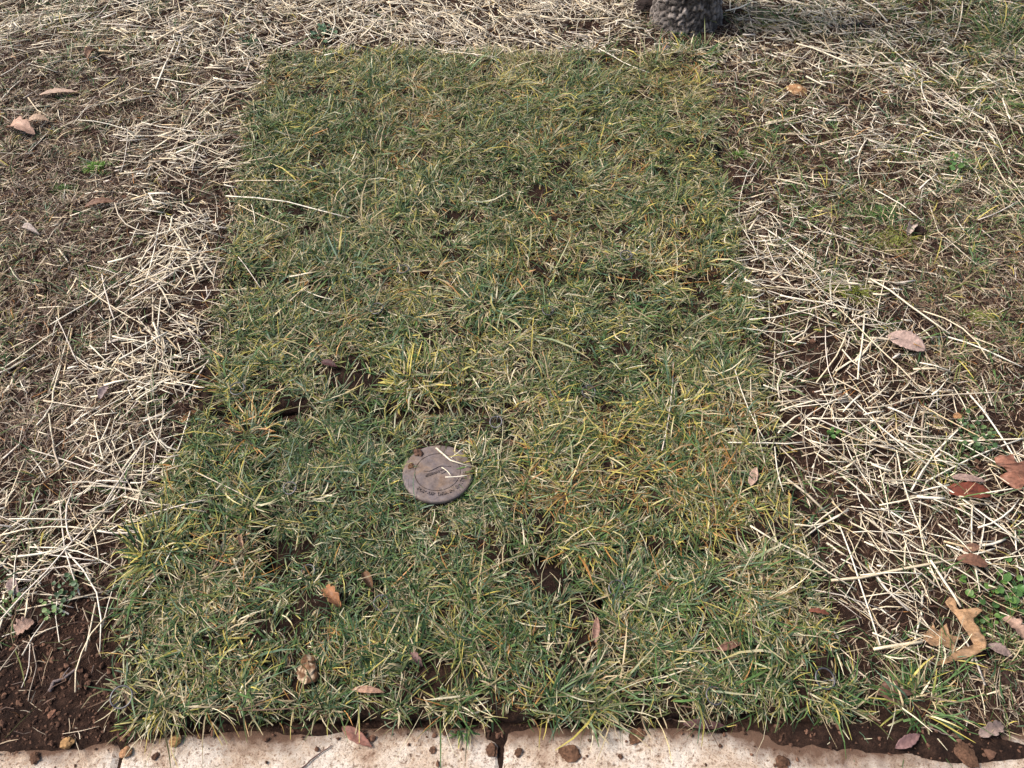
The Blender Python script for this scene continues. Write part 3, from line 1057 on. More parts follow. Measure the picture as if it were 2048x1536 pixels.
def simple_leaf(px_, py_, lpx, wpx, ang, col, label, kind='lance', curl=.3, bend=.25, lift=.010, name='fallen_leaf', roll=0.0):
    """leaf as midrib plus two blades; lengths in photo pixels, ang in degrees on screen (0 = along +x, ccw)"""
    cx, cy = [float(v) for v in at(px_, py_, .02)]
    dist = math.sqrt(cx * cx + cy * cy + (CAM_H - .02) ** 2)
    s_ = dist / FPX
    Lm, Wm = lpx * s_, wpx * s_
    nt, nc = 22, 3
    V, F, K = [], [], []
    rr = random.Random(int(px_ * 7 + py_))
    for i in range(nt + 1):
        t = i / nt
        if kind == 'oak':
            w = Wm * .5 * (.35 + .65 * math.sin(math.pi * min(t * 1.05, 1)) ** .6) * (.52 + .48 * abs(math.sin(t * math.pi * 3.4 + .4)) ** .7) * (1 if t < .97 else .4)
        elif kind == 'oval':
            w = Wm * .5 * max(math.sin(math.pi * t), 0) ** .55 * (1 + .06 * math.sin(t * 40)) + .0004
        else:
            w = Wm * .5 * max(math.sin(math.pi * t ** .85), 0) ** .9 * (1 + .05 * math.sin(t * 33)) + .0004
        zc = -bend * Lm * (2 * t - 1) ** 2 * .5
        for k in range(-nc, nc + 1):
            f = k / nc
            ww = w * (1 + rr.uniform(-.05, .05))
            V.append(((t - .5) * Lm, f * ww * math.cos(curl * f), zc + abs(f) ** 1.4 * ww * curl + .0012 * rr.uniform(-1, 1)))
            sh = .78 if k == 0 else 1.0
            v_ = .66 * sh * rr.uniform(.8, 1.2)
            K.append([col[0] * v_ * 1.08, col[1] * v_ * .96, col[2] * v_ * .84])
    m_ = 2 * nc + 1
    for i in range(nt):
        for k in range(2 * nc):
            F.append((i * m_ + k, i * m_ + k + 1, (i + 1) * m_ + k + 1, (i + 1) * m_ + k))
    V = np.array(V)
    nV = len(V)
    V2 = V.copy()
    V2[:, 2] -= .0006
    F2 = [tuple(reversed([j + nV for j in f])) for f in F]
    ring_ = [k for k in range(m_)] + [i * m_ + m_ - 1 for i in range(1, nt + 1)] + [nt * m_ + k for k in range(m_ - 2, -1, -1)] + [i * m_ for i in range(nt - 1, 0, -1)]
    F3 = [(ring_[(k + 1) % len(ring_)], ring_[k], ring_[k] + nV, ring_[(k + 1) % len(ring_)] + nV) for k in range(len(ring_))]
    V = np.concatenate([V, V2])
    V[:, 2] -= V[:, 2].min()
    z = float(top_z(np.array([cx]), np.array([cy]))[0])
    o_ = link(name, new_mesh(name, V, F + F2 + F3, col=np.array(K + K), smooth=True), M_LEAF, loc=(cx, cy, z + lift))
    o_.rotation_euler = (roll, 0, R(ang))
    return tag(o_, label, 'leaf')


OAK = (.40, .235, .12)
traced_leaf('oak_leaf', [(1911, 1184), (1924, 1190), (1925, 1204), (1930, 1210), (1952, 1208), (1967, 1206), (1978, 1212), (1968, 1221), (1960, 1228), (1961, 1236), (1971, 1246), (1975, 1257), (1982, 1264), (1987, 1278), (1986, 1289), (1966, 1301), (1942, 1309), (1913, 1317), (1883, 1325), (1885, 1319), (1893, 1312), (1905, 1310), (1917, 1298), (1916, 1291), (1901, 1284), (1896, 1279), (1884, 1285), (1873, 1282), (1863, 1274), (1856, 1261), (1868, 1251), (1878, 1240), (1887, 1255), (1905, 1237), (1911, 1261), (1928, 1265), (1938, 1268), (1927, 1273), (1921, 1280), (1923, 1288), (1934, 1289), (1948, 1286), (1960, 1280), (1955, 1272), (1946, 1256), (1934, 1239), (1924, 1223), (1910, 1207), (1901, 1195)],
            OAK, 'big tan curled oak leaf lying on clover beside the walkway',
            height=lambda u, v: .030 * max(0, u - .35) ** 1.2 + .016 * v * (1 - v) + .022 * max(0, .35 - v) * u + .006, lift=.006)
traced_leaf('oak_leaf', [(1992, 912), (2004, 906), (2018, 908), (2030, 904), (2034, 916), (2040, 922), (2060, 914), (2078, 924), (2072, 940), (2086, 958), (2070, 972), (2052, 966), (2046, 978), (2030, 972),
                         (2014, 962), (2000, 952), (2006, 946), (2020, 940), (2010, 930), (1996, 926)], (.30, .13, .08), 'reddish brown lobed oak leaf lying over the straw',
            height=lambda u, v: .012 * math.sin(3 * u) + .006 * v, lift=.012)
traced_leaf('oak_leaf', [(1772, 1362), (1786, 1350), (1804, 1354), (1808, 1368), (1830, 1374), (1836, 1382), (1818, 1388), (1812, 1398), (1816, 1412), (1798, 1408), (1784, 1412), (1790, 1396), (1778, 1388), (1762, 1382)],
            (.17, .085, .055), 'dark brown lobed leaf beside the bright green tuft', height=lambda u, v: .008 * u * v, lift=.010)
LEAVES = [
    (1812, 686, 66, 44, -28, (.55, .43, .40), 'pale pinkish oval leaf lying at the edge of the straw', 'oval', .25, .1),
    (1940, 981, 78, 32, -4, (.22, .065, .04), 'dark red oval leaf half under the straw', 'oval', .35, .15),
    (1938, 957, 60, 14, -8, (.40, .30, .28), 'thin greyish pink leaf just behind the dark red leaf', 'lance', .3, .15),
    (668, 1200, 52, 34, -48, (.42, .22, .115), 'curled tan leaf on the long coarse sod slab', 'oak', .7, .5),
    (740, 1388, 60, 17, -4, (.58, .40, .31), 'pale pink curled leaf on the sod near the walkway', 'lance', .8, .25),
    (711, 1470, 68, 22, -30, (.34, .17, .14), 'pinkish brown pointed leaf lying on the concrete', 'lance', .3, .1),
    (1411, 1449, 78, 19, -3, (.13, .07, .07), 'dark purple leathery leaf in the gap along the walkway', 'lance', .6, .1),
    (1820, 1480, 52, 20, 24, (.27, .17, .18), 'purplish grey leaf on the muddy walkway edge', 'lance', .5, .1),
    (1455, 1298, 58, 15, 16, (.24, .13, .10), 'narrow brown leaf lying on the pale mixed sod', 'lance', .5, .1),
    (1191, 1262, 52, 15, 82, (.36, .22, .18), 'narrow pinkish brown leaf at the front sod seam', 'lance', .5, .15),
    (1506, 954, 46, 17, 64, (.60, .45, .38), 'pale pink lance leaf on the orange tinged sod', 'lance', .3, .05),
    (836, 1326, 34, 20, -50, (.26, .17, .17), 'small crumpled purplish grey leaf near the earth clod', 'oak', .8, .5),
    (658, 728, 36, 17, -20, (.10, .045, .05), 'small dark purple leaf behind the yellow-green tuft', 'lance', .5, .2),
    (44, 262, 52, 34, -22, (.60, .42, .34), 'pale pink crumpled leaf on the thatch', 'oak', .5, .4),
    (76, 242, 34, 18, 10, (.55, .42, .32), 'small beige leaf behind the pale pink crumpled leaf', 'oval', .5, .3),
    (60, 461, 40, 17, -24, (.50, .46, .46), 'light grey curled leaf on the brown thatch', 'lance', .8, .3),
    (1822, 455, 28, 26, 60, (.60, .54, .52), 'pale grey curled leaf beside a dark earth lump', 'oak', .9, .5),
    (40, 1248, 30, 34, 40, (.45, .32, .27), 'pinkish tan leaf on the bare soil corner', 'oak', .5, .3),
    (200, 404, 56, 16, 14, (.26, .15, .10), 'brown leaf at the straw strip edge', 'lance', .5, .2),
    (116, 184, 62, 14, 8, (.56, .44, .36), 'long pale leaf flat on the thin thatch', 'lance', .4, .1),
    (2034, 1252, 40, 30, -60, (.48, .34, .28), 'pinkish leaf lying beyond the big oak leaf', 'oak', .6, .4),
    (2010, 1296, 40, 20, -30, (.33, .26, .25), 'grey brown leaf below the pinkish leaf', 'lance', .5, .2),
    (488, 1090, 34, 16, -70, (.50, .35, .25), 'small crinkled tan leaf on the narrow sod piece', 'oak', .9, .4),
    (738, 1166, 40, 26, -60, (.20, .12, .07), 'brown folded leaf behind the curled tan leaf', 'oval', .9, .4),
    (1160, 846, 18, 13, 50, (.72, .70, .72), 'tiny white petal on the orange tinged sod', 'oval', .4, .1),
    (1634, 1229, 36, 12, -12, (.28, .11, .07), 'small reddish brown leaf scrap on the pale mixed sod', 'oak', .6, .3),
    (376, 828, 34, 14, 52, (.52, .31, .16), 'orange tan dry seed head at the sod edge', 'oval', .8, .2),
    (184, 108, 26, 20, 70, (.40, .26, .18), 'brown curled leaf in the straw beyond the thatch', 'oval', .7, .4),
    (20, 1168, 40, 18, -50, (.36, .29, .29), 'purplish grey leaf where the straw meets bare soil', 'lance', .5, .2),
    (206, 782, 30, 18, 80, (.34, .28, .30), 'small mauve grey leaf caught in the straw', 'oval', .6, .2),
    (1332, 96, 26, 15, 40, (.74, .72, .73), 'white scrap of leaf just behind the sod', 'oak', .9, .5),
    (1990, 1456, 46, 26, 20, (.32, .26, .25), 'grey brown leaf at the muddy end of the walkway', 'oak', .6, .3),
    (1945, 1124, 50, 24, -14, (.24, .13, .09), 'brown leaf under straw close to the clover', 'oval', .5, .2),
    (1946, 1095, 34, 16, 12, (.30, .18, .13), 'small brown leaf above the clover', 'lance', .5, .2),
    (600, 1140, 30, 10, 50, (.40, .28, .18), 'thin tan leaf sliver on the sod seam', 'lance', .5, .2),
    (1010, 880, 20, 60, 10, (.25, .155, .105), '', 'oval', .1, .1),
]
for (a_, b2, lp, wp, an, co, lab, kd, cu, be) in LEAVES:
    if lab:
        simple_leaf(a_, b2, lp, wp, an, co, lab, kd, cu, be, lift=.004 if b2 > 1455 else .012)

# ------------------------------------------------------------------ stones and earth clods
def lump(px_, py_, rpx, col, label, name='stone', cat='stone', flat=.7, rough=.16, seed=0, spots=None, raise_=0.0, elong=1.2):
    cx, cy = [float(v) for v in at(px_, py_, .015)]
    dist = math.sqrt(cx * cx + cy * cy + CAM_H ** 2)
    r_ = .66 * rpx * dist / FPX
    V, F = crumb_unit(seed + 50, 3, .05)
    rr = np.random.default_rng(seed)
    D = V.copy()
    off = rr.random(3) * 50
    f = 1 + rough * 1.3 * vn(D[:, 0] * 1 + D[:, 2] * .7 + off[0], D[:, 1] + D[:, 2] * .6 + off[1], .8, seed) + rough * vn(D[:, 0] - D[:, 2] + off[1], D[:, 1] + D[:, 2] + off[2], .35, seed + 1) \
        + rough * .5 * vn(D[:, 0] + off[2], D[:, 1] * 1.3 - D[:, 2] + off[0], .16, seed + 2)
    V = D * f[:, None] * np.array([elong, 1, flat]) * r_
    a_ = rr.random() * 6
    V = np.stack([V[:, 0] * math.cos(a_) - V[:, 1] * math.sin(a_), V[:, 0] * math.sin(a_) + V[:, 1] * math.cos(a_), V[:, 2]], -1)
    cc = np.array([col]) * .5 * (1 + .4 * vn(D[:, 0] + off[0], D[:, 1] + D[:, 2], .4, seed + 4))[:, None]
    if spots is not None:
        m_ = sstep(.35, .55, vn(D[:, 0] + off[1], D[:, 1] - D[:, 2], .17, seed + 5))[:, None]
        cc = cc * (1 - m_) + np.array([spots]) * m_
    z = float(top_z(np.array([cx]), np.array([cy]))[0])
    o_ = link(name, new_mesh(name, V, tris=F, col=cc, smooth=False), M_STONE, loc=(cx, cy, z + r_ * flat * .55 + raise_))
    return tag(o_, label, cat)


ORG = (.52, .30, .13)
CL = (.16, .085, .052)
lump(1596, 178, 21, (.50, .27, .13), 'rusty tan stone lying in the straw beyond the sod', seed=1, spots=(.62, .48, .30))
lump(129, 1482, 14, ORG, 'small orange chipped stone on soil by the walkway', seed=2)
lump(346, 1480, 13, ORG, 'small yellowish orange stone where sod meets the walkway', seed=3)
lump(246, 1502, 12, (.46, .25, .13), 'orange brown stone over the walkway joint by bare soil', seed=4)
lump(1922, 828, 10, (.56, .30, .14), 'small bright orange stone among the straw and weeds', seed=5)
lump(120, 1348, 11, (.30, .17, .10), 'brown stone behind the grey twig', seed=6)
lump(93, 1424, 9, (.32, .16, .10), 'small brown stone on the bare soil corner', seed=7)
lump(1230, 1446, 10, (.36, .24, .16), 'tan pebble in the gap between sod and walkway', seed=8)
lump(620, 1346, 27, (.22, .115, .06), 'lumpy brown earth clod with pale flecks on the sod', 'earth_clod', 'clod', seed=9, rough=.24, spots=(.55, .42, .28), raise_=.006)
lump(1274, 1471, 15, (.24, .125, .07), 'flat brown mud chip on the concrete near the sod', 'earth_clod', 'clod', .3, .25, 10, elong=1.4)
lump(1140, 1504, 19, (.20, .105, .062), 'larger flat brown mud chip on the pale concrete', 'earth_clod', 'clod', .3, .25, 11, elong=1.5)
lump(1037, 1501, 10, CL, 'small dark earth clod beside the concrete joint', 'earth_clod', 'clod', .6, .25, 12)
lump(986, 1496, 14, CL, 'dark crumbly earth clod on the concrete joint', 'earth_clod', 'clod', .4, .3, 13)
lump(62, 1511, 11, CL, 'dark earth clod on the walkway by the bare soil', 'earth_clod', 'clod', .6, .25, 14)
lump(1570, 1522, 13, CL, 'dark earth clod on the muddy stained concrete', 'earth_clod', 'clod', .5, .3, 15)
lump(1936, 1508, 17, CL, 'spread dark earth clump at the muddy end of the walkway', 'earth_clod', 'clod', .35, .3, 16, elong=1.5)
lump(838, 910, 12, (.16, .09, .06), 'brown crumb of earth lying on the drain lid', 'earth_clod', 'clod', .5, .3, 17, raise_=-.002)
lump(823, 938, 7, (.2, .11, .06), 'tiny earth crumb on the rim of the drain lid', 'earth_clod', 'clod', .5, .3, 18, raise_=-.001)
lump(1845, 460, 14, (.06, .035, .025), 'dark earth lump beside the pale grey leaf', 'earth_clod', 'clod', .7, .3, 19)
lump(1286, 9, 22, (.05, .035, .03), 'blackish rotten lump in the straw beside the trunk', 'earth_clod', 'clod', .6, .35, 20)
lump(1012, 885, 16, (.22, .13, .085), 'bare earth lump in the sod seam by the drain lid', 'earth_clod', 'clod', .35, .3, 21, elong=1.5)
lump(305, 1510, 7, CL, 'tiny earth crumb on the concrete past the joint', 'earth_clod', 'clod', .5, .3, 22)
lump(865, 1497, 8, (.2, .11, .07), 'small mud crumb on the speckled concrete', 'earth_clod', 'clod', .4, .3, 23)
lump(1243, 1510, 6, CL, 'tiny mud crumb between the chips on the concrete', 'earth_clod', 'clod', .4, .3, 24)
lump(2030, 1350, 14, (.07, .04, .03), 'dark earth lump among the grass past the bright tuft', 'earth_clod', 'clod', .6, .3, 25)

# ------------------------------------------------------------------ twigs
m_twig, n_, l_, b_s = mat_new('twig_bark', .9, .2)
a_ = n_.new('ShaderNodeAttribute')
a_.attribute_name = 'Col'
c1, f1 = noise_ramp(n_, l_, 350, [(.3, (.6, .6, .6)), (.7, (1.3, 1.3, 1.3))], 5)
l_.new(mix(n_, l_, 1.0, a_.outputs['Color'], c1, 'MULTIPLY'), b_s.inputs['Base Color'])
bump(n_, l_, b_s, f1, .5, .003)


def tube_mesh(paths, ring=7):
    V, F, K = [], [], []
    for pts, rad, col in paths:
        base = len(V)
        pts = [Vector(p) for p in pts]
        for i, p in enumerate(pts):
            d = (pts[min(i + 1, len(pts) - 1)] - pts[max(i - 1, 0)]).normalized()
            s_ = d.cross(Vector((0.1, 0.05, 1))).normalized()
            u_ = s_.cross(d)
            rd = rad[i] if isinstance(rad, (list, tuple)) else rad
            for k in range(ring):
                a = 2 * math.pi * k / ring
                V.append(tuple(p + (s_ * math.cos(a) + u_ * math.sin(a)) * rd))
                K.append(col)
        for i in range(len(pts) - 1):
            for k in range(ring):
                k2 = (k + 1) % ring
                F.append([base + i * ring + k, base + i * ring + k2, base + (i + 1) * ring + k2, base + (i + 1) * ring + k])
        for i, rev in ((0, True), (len(pts) - 1, False)):
            c = len(V)
            V.append(tuple(pts[i]))
            K.append(col)
            for k in range(ring):
                k2 = (k + 1) % ring
                F.append([base + i * ring + k, base + i * ring + k2, c, c] if False else None)
                F.pop()
    return V, F, K


def twig(pts, rmm, col, label, sides=()):
    w = []
    rr = random.Random(len(label))
    P = []
    for i in range(len(pts) - 1):
        for t in np.linspace(0, 1, 5)[:-1] if i < len(pts) - 2 else np.linspace(0, 1, 5):
            P.append((pts[i][0] * (1 - t) + pts[i + 1][0] * t + rr.uniform(-1, 1), pts[i][1] * (1 - t) + pts[i + 1][1] * t + rr.uniform(-1, 1)))
    xs, ys = at([p[0] for p in P], [p[1] for p in P], .01)
    zs = top_z(xs, ys)
    zs = np.maximum(zs, np.linspace(zs[0], zs[-1], len(zs))) + rmm / 1000 * .9 + .001
    c0 = np.array([xs.mean(), ys.mean(), zs.min()])
    path_ = [(a - c0[0], b - c0[1], c - c0[2]) for a, b, c in zip(xs, ys, zs)]
    rad = [rmm / 1000 * (1 - .45 * i / len(path_)) * rr.uniform(.85, 1.15) for i in range(len(path_))]
    paths = [(path_, rad, col)]
    for (i, dx, dy, dz) in sides:
        p = path_[i]
        paths.append(([p, (p[0] + dx * .5, p[1] + dy * .5, p[2] + dz * .7), (p[0] + dx, p[1] + dy, p[2] + dz)], [rad[i] * .7, rad[i] * .5, rad[i] * .3], col))
    V, F, K = tube_mesh(paths)
    o_ = link('twig', new_mesh('twig', V, F, col=np.array(K), smooth=True), m_twig, loc=tuple(c0))
    return tag(o_, label, 'twig')


twig([(92, 1378), (106, 1362), (130, 1350), (152, 1336)], 3.6, (.16, .125, .115), 'thick grey crooked twig on the bare soil corner', [(6, .012, .02, .006)])
twig([(596, 1538), (628, 1512), (662, 1488)], 1.5, (.10, .055, .05), 'thin dark twig lying on the concrete')
twig([(366, 664), (400, 670), (440, 656)], 1.6, (.14, .11, .11), 'thin grey twig lying in the straw strip')
twig([(1672, 48), (1700, 46), (1742, 47)], 7.5, (.03, .027, .027), 'black rotten stick in the straw beside the tree', [(5, .01, .02, .012), (8, .03, .012, .008)])
twig([(40, 1278), (62, 1284), (66, 1330), (50, 1400)], 1.1, (.50, .40, .30), 'thin bent dry stem on the bare soil')
twig([(1528, 26), (1560, 42), (1580, 62)], 4.0, (.06, .045, .04), 'short dark stick by the roots of the tree')
twig([(1850, 1452), (1880, 1462), (1910, 1470)], 1.4, (.22, .16, .13), 'thin brown twig beside the purplish leaf on mud')

# ------------------------------------------------------------------ ring headed sod pins
m_wire, n_, l_, b_s = mat_new('pin_wire', .45, .5)
b_s.inputs['Metallic'].default_value = .6
c1, _ = noise_ramp(n_, l_, 200, [(.3, (.06, .06, .065)), (.7, (.16, .15, .15))])
l_.new(c1, b_s.inputs['Base Color'])
PINS = [(248, 1397, 17, 'dark wire ring pin at the sod corner by bare soil'), (1650, 1357, 17, 'wire ring pin near the grass tuft at the walkway corner'),
        (1430, 1390, 15, 'dark wire ring pin behind the purple leathery leaf'), (1234, 1176, 15, 'dark wire ring pin at the front seam of the pale sod'),
        (474, 776, 13, 'wire ring pin in the sod near the straw strip'), (1112, 784, 11, 'wire ring pin on the wide sod behind the orange slab'),
        (1178, 778, 13, 'dark wire ring pin at the back seam of the orange slab'), (992, 842, 12, 'wire ring pin at the seam behind the drain lid'),
        (752, 610, 13, 'wire ring pin just in front of the bluish drooping tuft'), (806, 538, 11, 'wire ring pin beside the bluish drooping tuft'),
        (1252, 512, 11, 'wire ring pin in the second sod row'), (1096, 622, 11, 'wire ring pin beside the large grey-green tuft'),
        (762, 1204, 14, 'dark wire ring pin near the curled tan leaf'), (578, 972, 12, 'wire ring pin on the fine bluish sod'), (612, 1136, 13, 'wire ring pin at the front edge of the bluish sod')]
for k, (a, b2, rp, lab) in enumerate(PINS):
    cx, cy = [float(v) for v in at(a, b2, .035)]
    dist = math.sqrt(cx * cx + cy * cy + CAM_H ** 2)
    r_ = rp * dist / FPX
    z = float(top_z(np.array([cx]), np.array([cy]))[0])
    ph = random.uniform(0, 6.28)
    pts = [(r_ * (1 - .0009 * i) * math.cos(ph + i * .21), r_ * math.sin(ph + i * .21), .0016 * math.sin(ph + i * .21) + i * .00012) for i in range(32)]
    end = pts[-1]
    pts += [(end[0] * .55, end[1] * .55, end[2] - .006), (end[0] * .2, end[1] * .2, end[2] - .025), (end[0] * .15, end[1] * .15, end[2] - .05)]
    V, F, K = tube_mesh([(pts, .0016, (1, 1, 1))], 6)
    o = link('sod_pin', new_mesh('sod_pin', V, F, smooth=True), m_wire, loc=(cx, cy, z + .015))
    o.rotation_euler = (random.uniform(-.15, .15), random.uniform(-.15, .15), 0)
    tag(o, lab, 'sod pin', 'ring headed pins holding the sod')

# ------------------------------------------------------------------ moss cushions and leafy weeds
def moss(px_, py_, rpx, col, label, asp=.6):
    cx, cy = [float(v) for v in at(px_, py_, .01)]
    dist = math.sqrt(cx * cx + cy * cy + CAM_H ** 2)
    r_ = rpx * dist / FPX
    n = int(min(1800, 260000 * r_ * r_ + 200))
    th = rng.random(n) * 6.283
    rad = rng.random(n) ** .6 * r_ * (1 + .35 * np.sin(th * 3 + px_) + .2 * np.sin(th * 5))
    x = rad * np.cos(th)
    y = rad * np.sin(th) * asp
    z = top_z(x + cx, y + cy)
    z0 = z.min()
    c = np.array([col]) * rng.uniform(.5, 1.6, n)[:, None]
    bv, bq, bk = blades(np.stack([x, y, z - z0 + .006 * np.maximum(0, 1 - rad / r_)], -1), rng.random(n) * 6.283, rng.uniform(.004, .010, n), rng.uniform(.001, .0022, n), rng.normal(.8, .4, n), rng.normal(.3, .4, n), rng.normal(0, .5, n), c, c * 1.4, 2)
    o_ = link('moss_patch', new_mesh('moss_patch', bv, bq, col=bk), M_BLADE, loc=(cx, cy, z0))
    tag(o_, label, 'moss', 'moss patches')


moss(188, 328, 30, (.10, .19, .025), 'bright green moss cushion on the brown thatch')
moss(120, 372, 22, (.08, .13, .03), 'dull green moss patch near the bright cushion')
moss(1790, 478, 60, (.15, .16, .03), 'broad yellowish moss patch beside the pale grey leaf')
moss(1708, 582, 46, (.17, .19, .03), 'yellow-green moss patch at the edge of the straw pile')
moss(1960, 632, 36, (.15, .16, .03), 'yellowish moss in the tan grass past the straw')
moss(1480, 298, 26, (.09, .15, .03), 'small green moss patch on soil beside the sod')
moss(500, 92, 22, (.07, .12, .04), 'dark green moss near the back corner of the sod')
moss(1760, 425, 40, (.07, .13, .03), 'green moss behind the broad yellowish moss')


def weed(px_, py_, rpx, nleaf, lsize, col, label, asp=1.0, name='leafy_weed'):
    cx, cy = [float(v) for v in at(px_, py_, .01)]
    dist = math.sqrt(cx * cx + cy * cy + CAM_H ** 2)
    r_ = rpx * dist / FPX
    z = float(ground_z(np.array([cx]), np.array([cy]))[0])
    if bool(on_sod(np.array([cx]), np.array([cy]))[0]):
        z = float(top_z(np.array([cx]), np.array([cy]))[0])
    root = empty(name, (cx, cy, z))
    tag(root, label, 'weed', 'leafy weeds')
    ls = lsize * .72 * dist / FPX
    V = [(0, 0, 0)]
    K = [tuple(c * .8 for c in col)]
    for i in range(10):
        a = 2 * math.pi * i / 10
        V.append((ls * (.5 + .5 * math.cos(a)), ls * .48 * math.sin(a), .12 * ls * math.cos(2 * a)))
        K.append(col)
    V[0] = (ls * .5, 0, -.1 * ls)
    F = [(0, 1 + i, 1 + (i + 1) % 10) for i in range(10)]
    shared = [new_mesh('leaf', V, tris=F, col=np.array(K) * f_, smooth=True) for f_ in (np.array([.7, .7, .7]), np.array([1, 1, 1]), np.array([1.35, 1.15, 1.0]))]
    stems = []
    for k in range(int(nleaf * 1.5)):
        th = random.uniform(0, 6.28)
        rr = r_ * random.random() ** .6
        x, y = rr * math.cos(th) * asp, rr * math.sin(th)
        h = random.uniform(.006, .026)
        o_ = link('leaf', shared[k % 3], M_BLADE, root, (x, y, h))
        o_.rotation_euler = (random.uniform(-.4, .4), random.uniform(-.5, .3), random.uniform(0, 6.28))
        s_ = random.uniform(.5, 1.3)
        o_.scale = (s_, s_, s_)
        stems.append(([(x * .7, y * .7, -.004), (x * .9, y * .9, h * .6), (x, y, h)], .0007, tuple(c * .8 for c in col)))
    Vs, Fs, Ks = tube_mesh(stems, 4)
    link('stem', new_mesh('stem', Vs, Fs, col=np.array(Ks)), M_BLADE, root)


GRN = (.075, .16, .038)
weed(1992, 1168, 56, 46, 15, GRN, 'patch of bright green clover leaves behind the big oak leaf')
weed(1940, 870, 40, 34, 10, (.07, .13, .045), 'small leaved weed beside the bright orange stone')
weed(1930, 905, 26, 20, 9, (.08, .14, .05), 'small leaved weed under straw behind the dark red leaf')
weed(1669, 868, 14, 10, 11, GRN, 'little green seedling poking through the straw pile')
weed(108, 1212, 22, 16, 11, (.11, .19, .07), 'small green weed at the edge of the bare soil')
weed(140, 1170, 30, 18, 11, (.06, .11, .045), 'dark green weed where straw meets bare soil')
weed(650, 72, 24, 26, 10, (.05, .11, .055), 'low bluish green weed in the straw beyond the sod')
weed(500, 88, 14, 12, 9, (.06, .11, .055), 'tiny weed near the back corner of the sod')
weed(1250, 1445, 10, 6, 9, GRN, '') if False else None
weed(1960, 1236, 24, 16, 12, GRN, 'green clover showing through the big oak leaf')
weed(12, 1210, 20, 12, 10, (.09, .16, .05), 'green weed by the purplish grey leaf')
weed(1910, 330, 26, 16, 10, (.07, .15, .04), 'green weed among the straw opposite the tree')

# ------------------------------------------------------------------ tree
m_bark, n_, l_, b_s = mat_new('bark', .9, .25)
a_ = n_.new('ShaderNodeAttribute')
a_.attribute_name = 'Col'
c1, f1 = noise_ramp(n_, l_, 90, [(.3, (.6, .57, .54)), (.7, (1.4, 1.36, 1.3))], 8, .7)
l_.new(mix(n_, l_, 1.0, a_.outputs['Color'], c1, 'MULTIPLY'), b_s.inputs['Base Color'])
bump(n_, l_, b_s, f1, .8, .01)
fx, fy = [float(v) for v in at(1376, 62)]
TR = .125
tree = empty('tree', (fx, fy + TR * .9, 0))
tag(tree, 'tree trunk with rough scaly dark bark standing beyond the sod', 'tree')
nseg, nh = 150, 150
th = np.linspace(0, 2 * np.pi, nseg, endpoint=False)
hh = np.concatenate([np.linspace(-.06, .34, 120), np.linspace(.36, 2.6, nh - 120)])
T, Hh = np.meshgrid(th, hh)
flare = 1 + .17 * np.exp(-np.maximum(Hh + .02, 0) / .05) * (1 + .5 * np.sin(3 * T + 2.2)) + .08 * np.exp(-np.maximum(Hh, 0) / .2)
rad = TR * .86 * flare * (1 - .12 * np.clip(Hh, 0, 3) / 2.6)
# scaly plates: brick-like cells with jitter
row = np.floor(Hh / .024 + .9 * vn(T * 3, Hh, .15, 91))
cell = T / (2 * np.pi) * 30 + .5 * (row % 2) + .55 * vn(T * 2, Hh * 4, .35, 92)
du = np.abs((cell % 1) - .5) * 2
dv = np.abs(((Hh / .024 + .9 * vn(T * 3, Hh, .15, 91)) % 1) - .5) * 2
plate = (1 - du ** 4) * (1 - dv ** 4)
ch = _hash(np.floor(cell), row, 7)
rad = rad + plate * (.006 + .007 * ch) + .004 * vn(T * TR, Hh, .05, 93) - .004
V = np.stack([rad * np.cos(T), rad * np.sin(T), Hh], -1).reshape(-1, 3)
i = np.arange(nh - 1)[:, None] * nseg + np.arange(nseg)[None, :]
i2 = np.arange(nh - 1)[:, None] * nseg + (np.arange(nseg)[None, :] + 1) % nseg
F = np.stack([i, i2, i2 + nseg, i + nseg], -1).reshape(-1, 4)
cc = np.array([(.035, .027, .024)]) * (1 - plate[..., None]) + np.array([(.22, .195, .18)]) * plate[..., None] * (.3 + 1.2 * ch[..., None] ** 1.3)
link('trunk', new_mesh('trunk', V, F, col=cc.reshape(-1, 3), smooth=True), m_bark, tree)
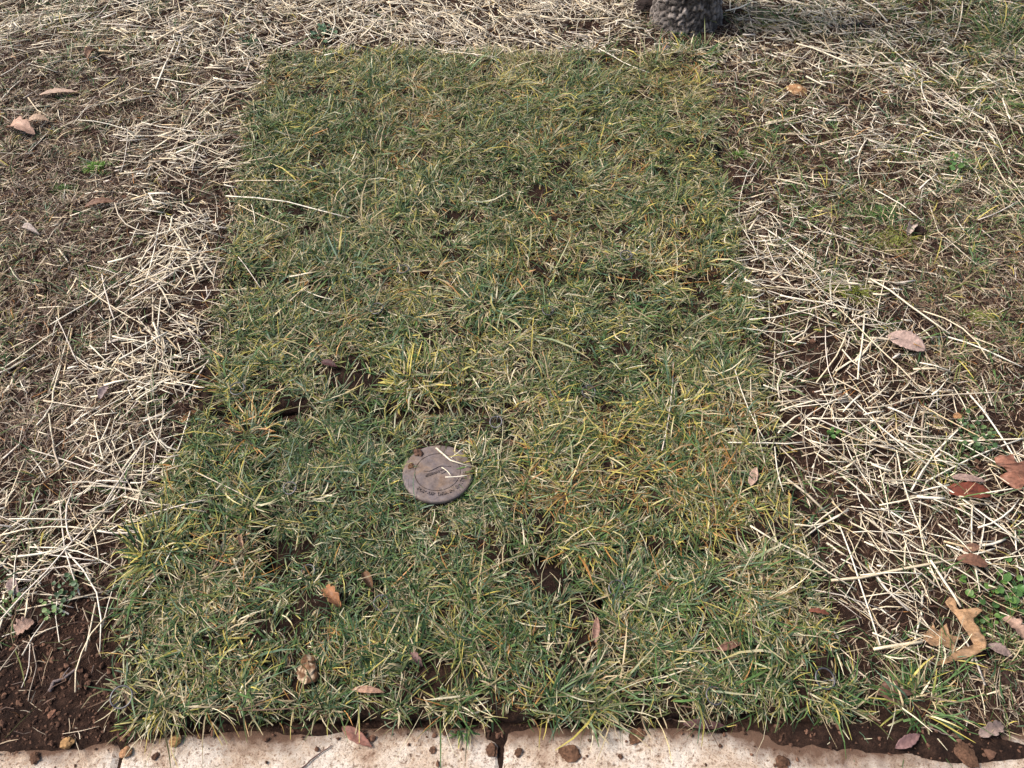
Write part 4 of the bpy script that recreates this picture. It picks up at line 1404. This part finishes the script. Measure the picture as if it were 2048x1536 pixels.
for k in range(7):
    a = k * .9 + .3
    P = [(0, 0, 2.35)]
    for j in range(1, 9):
        t = j / 8
        P.append((math.cos(a + .3 * math.sin(3 * t)) * (t * 1.1), math.sin(a + .3 * math.sin(3 * t)) * (t * 1.1), 2.35 + t * (1.6 + .2 * (k % 3)) + .06 * math.sin(9 * t + k)))
    V, F, K = tube_mesh([(P, [.055 * (1 - .8 * j / 8) for j in range(9)], (.1, .085, .08))], 9)
    link('limb', new_mesh('limb', V, F, col=np.array(K), smooth=True), m_bark, tree)

# ------------------------------------------------------------------ labels of the single stalks: look, then what they lie beside
LAND = []
for o in C.objects:
    if o.parent is None and o.get('category') in ('leaf', 'stone', 'clod', 'weed', 'moss', 'grass tuft', 'tree', 'drain', 'sod pin', 'twig'):
        LAND.append((o.location.x, o.location.y, ' '.join(w for w in o['label'].split())))
for o, i in STALKS:
    lo, wi = L_S[i], W_S[i]
    look = ('very long ' if lo > .22 else 'long ' if lo > .13 else 'short ') + ('thick ' if wi > .0042 else 'thin ' if wi < .0028 else '')
    tone = ('cream', 'golden', 'whitish', 'beige', 'orange tan', 'brown', 'pinkish')[int(K_S[i])]
    d, short = min((math.hypot(o.location.x - a, o.location.y - b), t) for a, b, t in LAND)
    words = short.split()
    for stop in ('on', 'lying', 'at', 'behind', 'beside', 'near', 'in', 'with', 'under', 'by', 'where', 'just', 'leaning', 'over', 'among', 'fanning', 'set', 'growing', 'past', 'standing', 'overhanging', 'poking', 'showing', 'caught', 'flat', 'below', 'beyond', 'half', 'close', 'above', 'between'):
        if stop in words[2:]:
            words = words[:2 + words[2:].index(stop)]
    short = ' '.join(words[:6])
    if SOD_S[i]:
        zone, grp_ = 'on the sod', 'straw stalks strayed onto the sod'
    elif PY_S[i] < 330:
        zone, grp_ = 'in the straw around the tree', 'straw stalks around the tree'
    elif PX_S[i] < 900:
        zone, grp_ = 'in the straw running to bare soil', 'straw stalks by the bare soil corner'
    else:
        zone, grp_ = 'in the straw running to the oak leaf', 'straw stalks by the big oak leaf'
    lab = look + tone + ' straw stalk ' + ('beside the ' + short if d < .14 else zone)
    tag(o, ' '.join(lab.split()[:16]), 'straw', grp_)
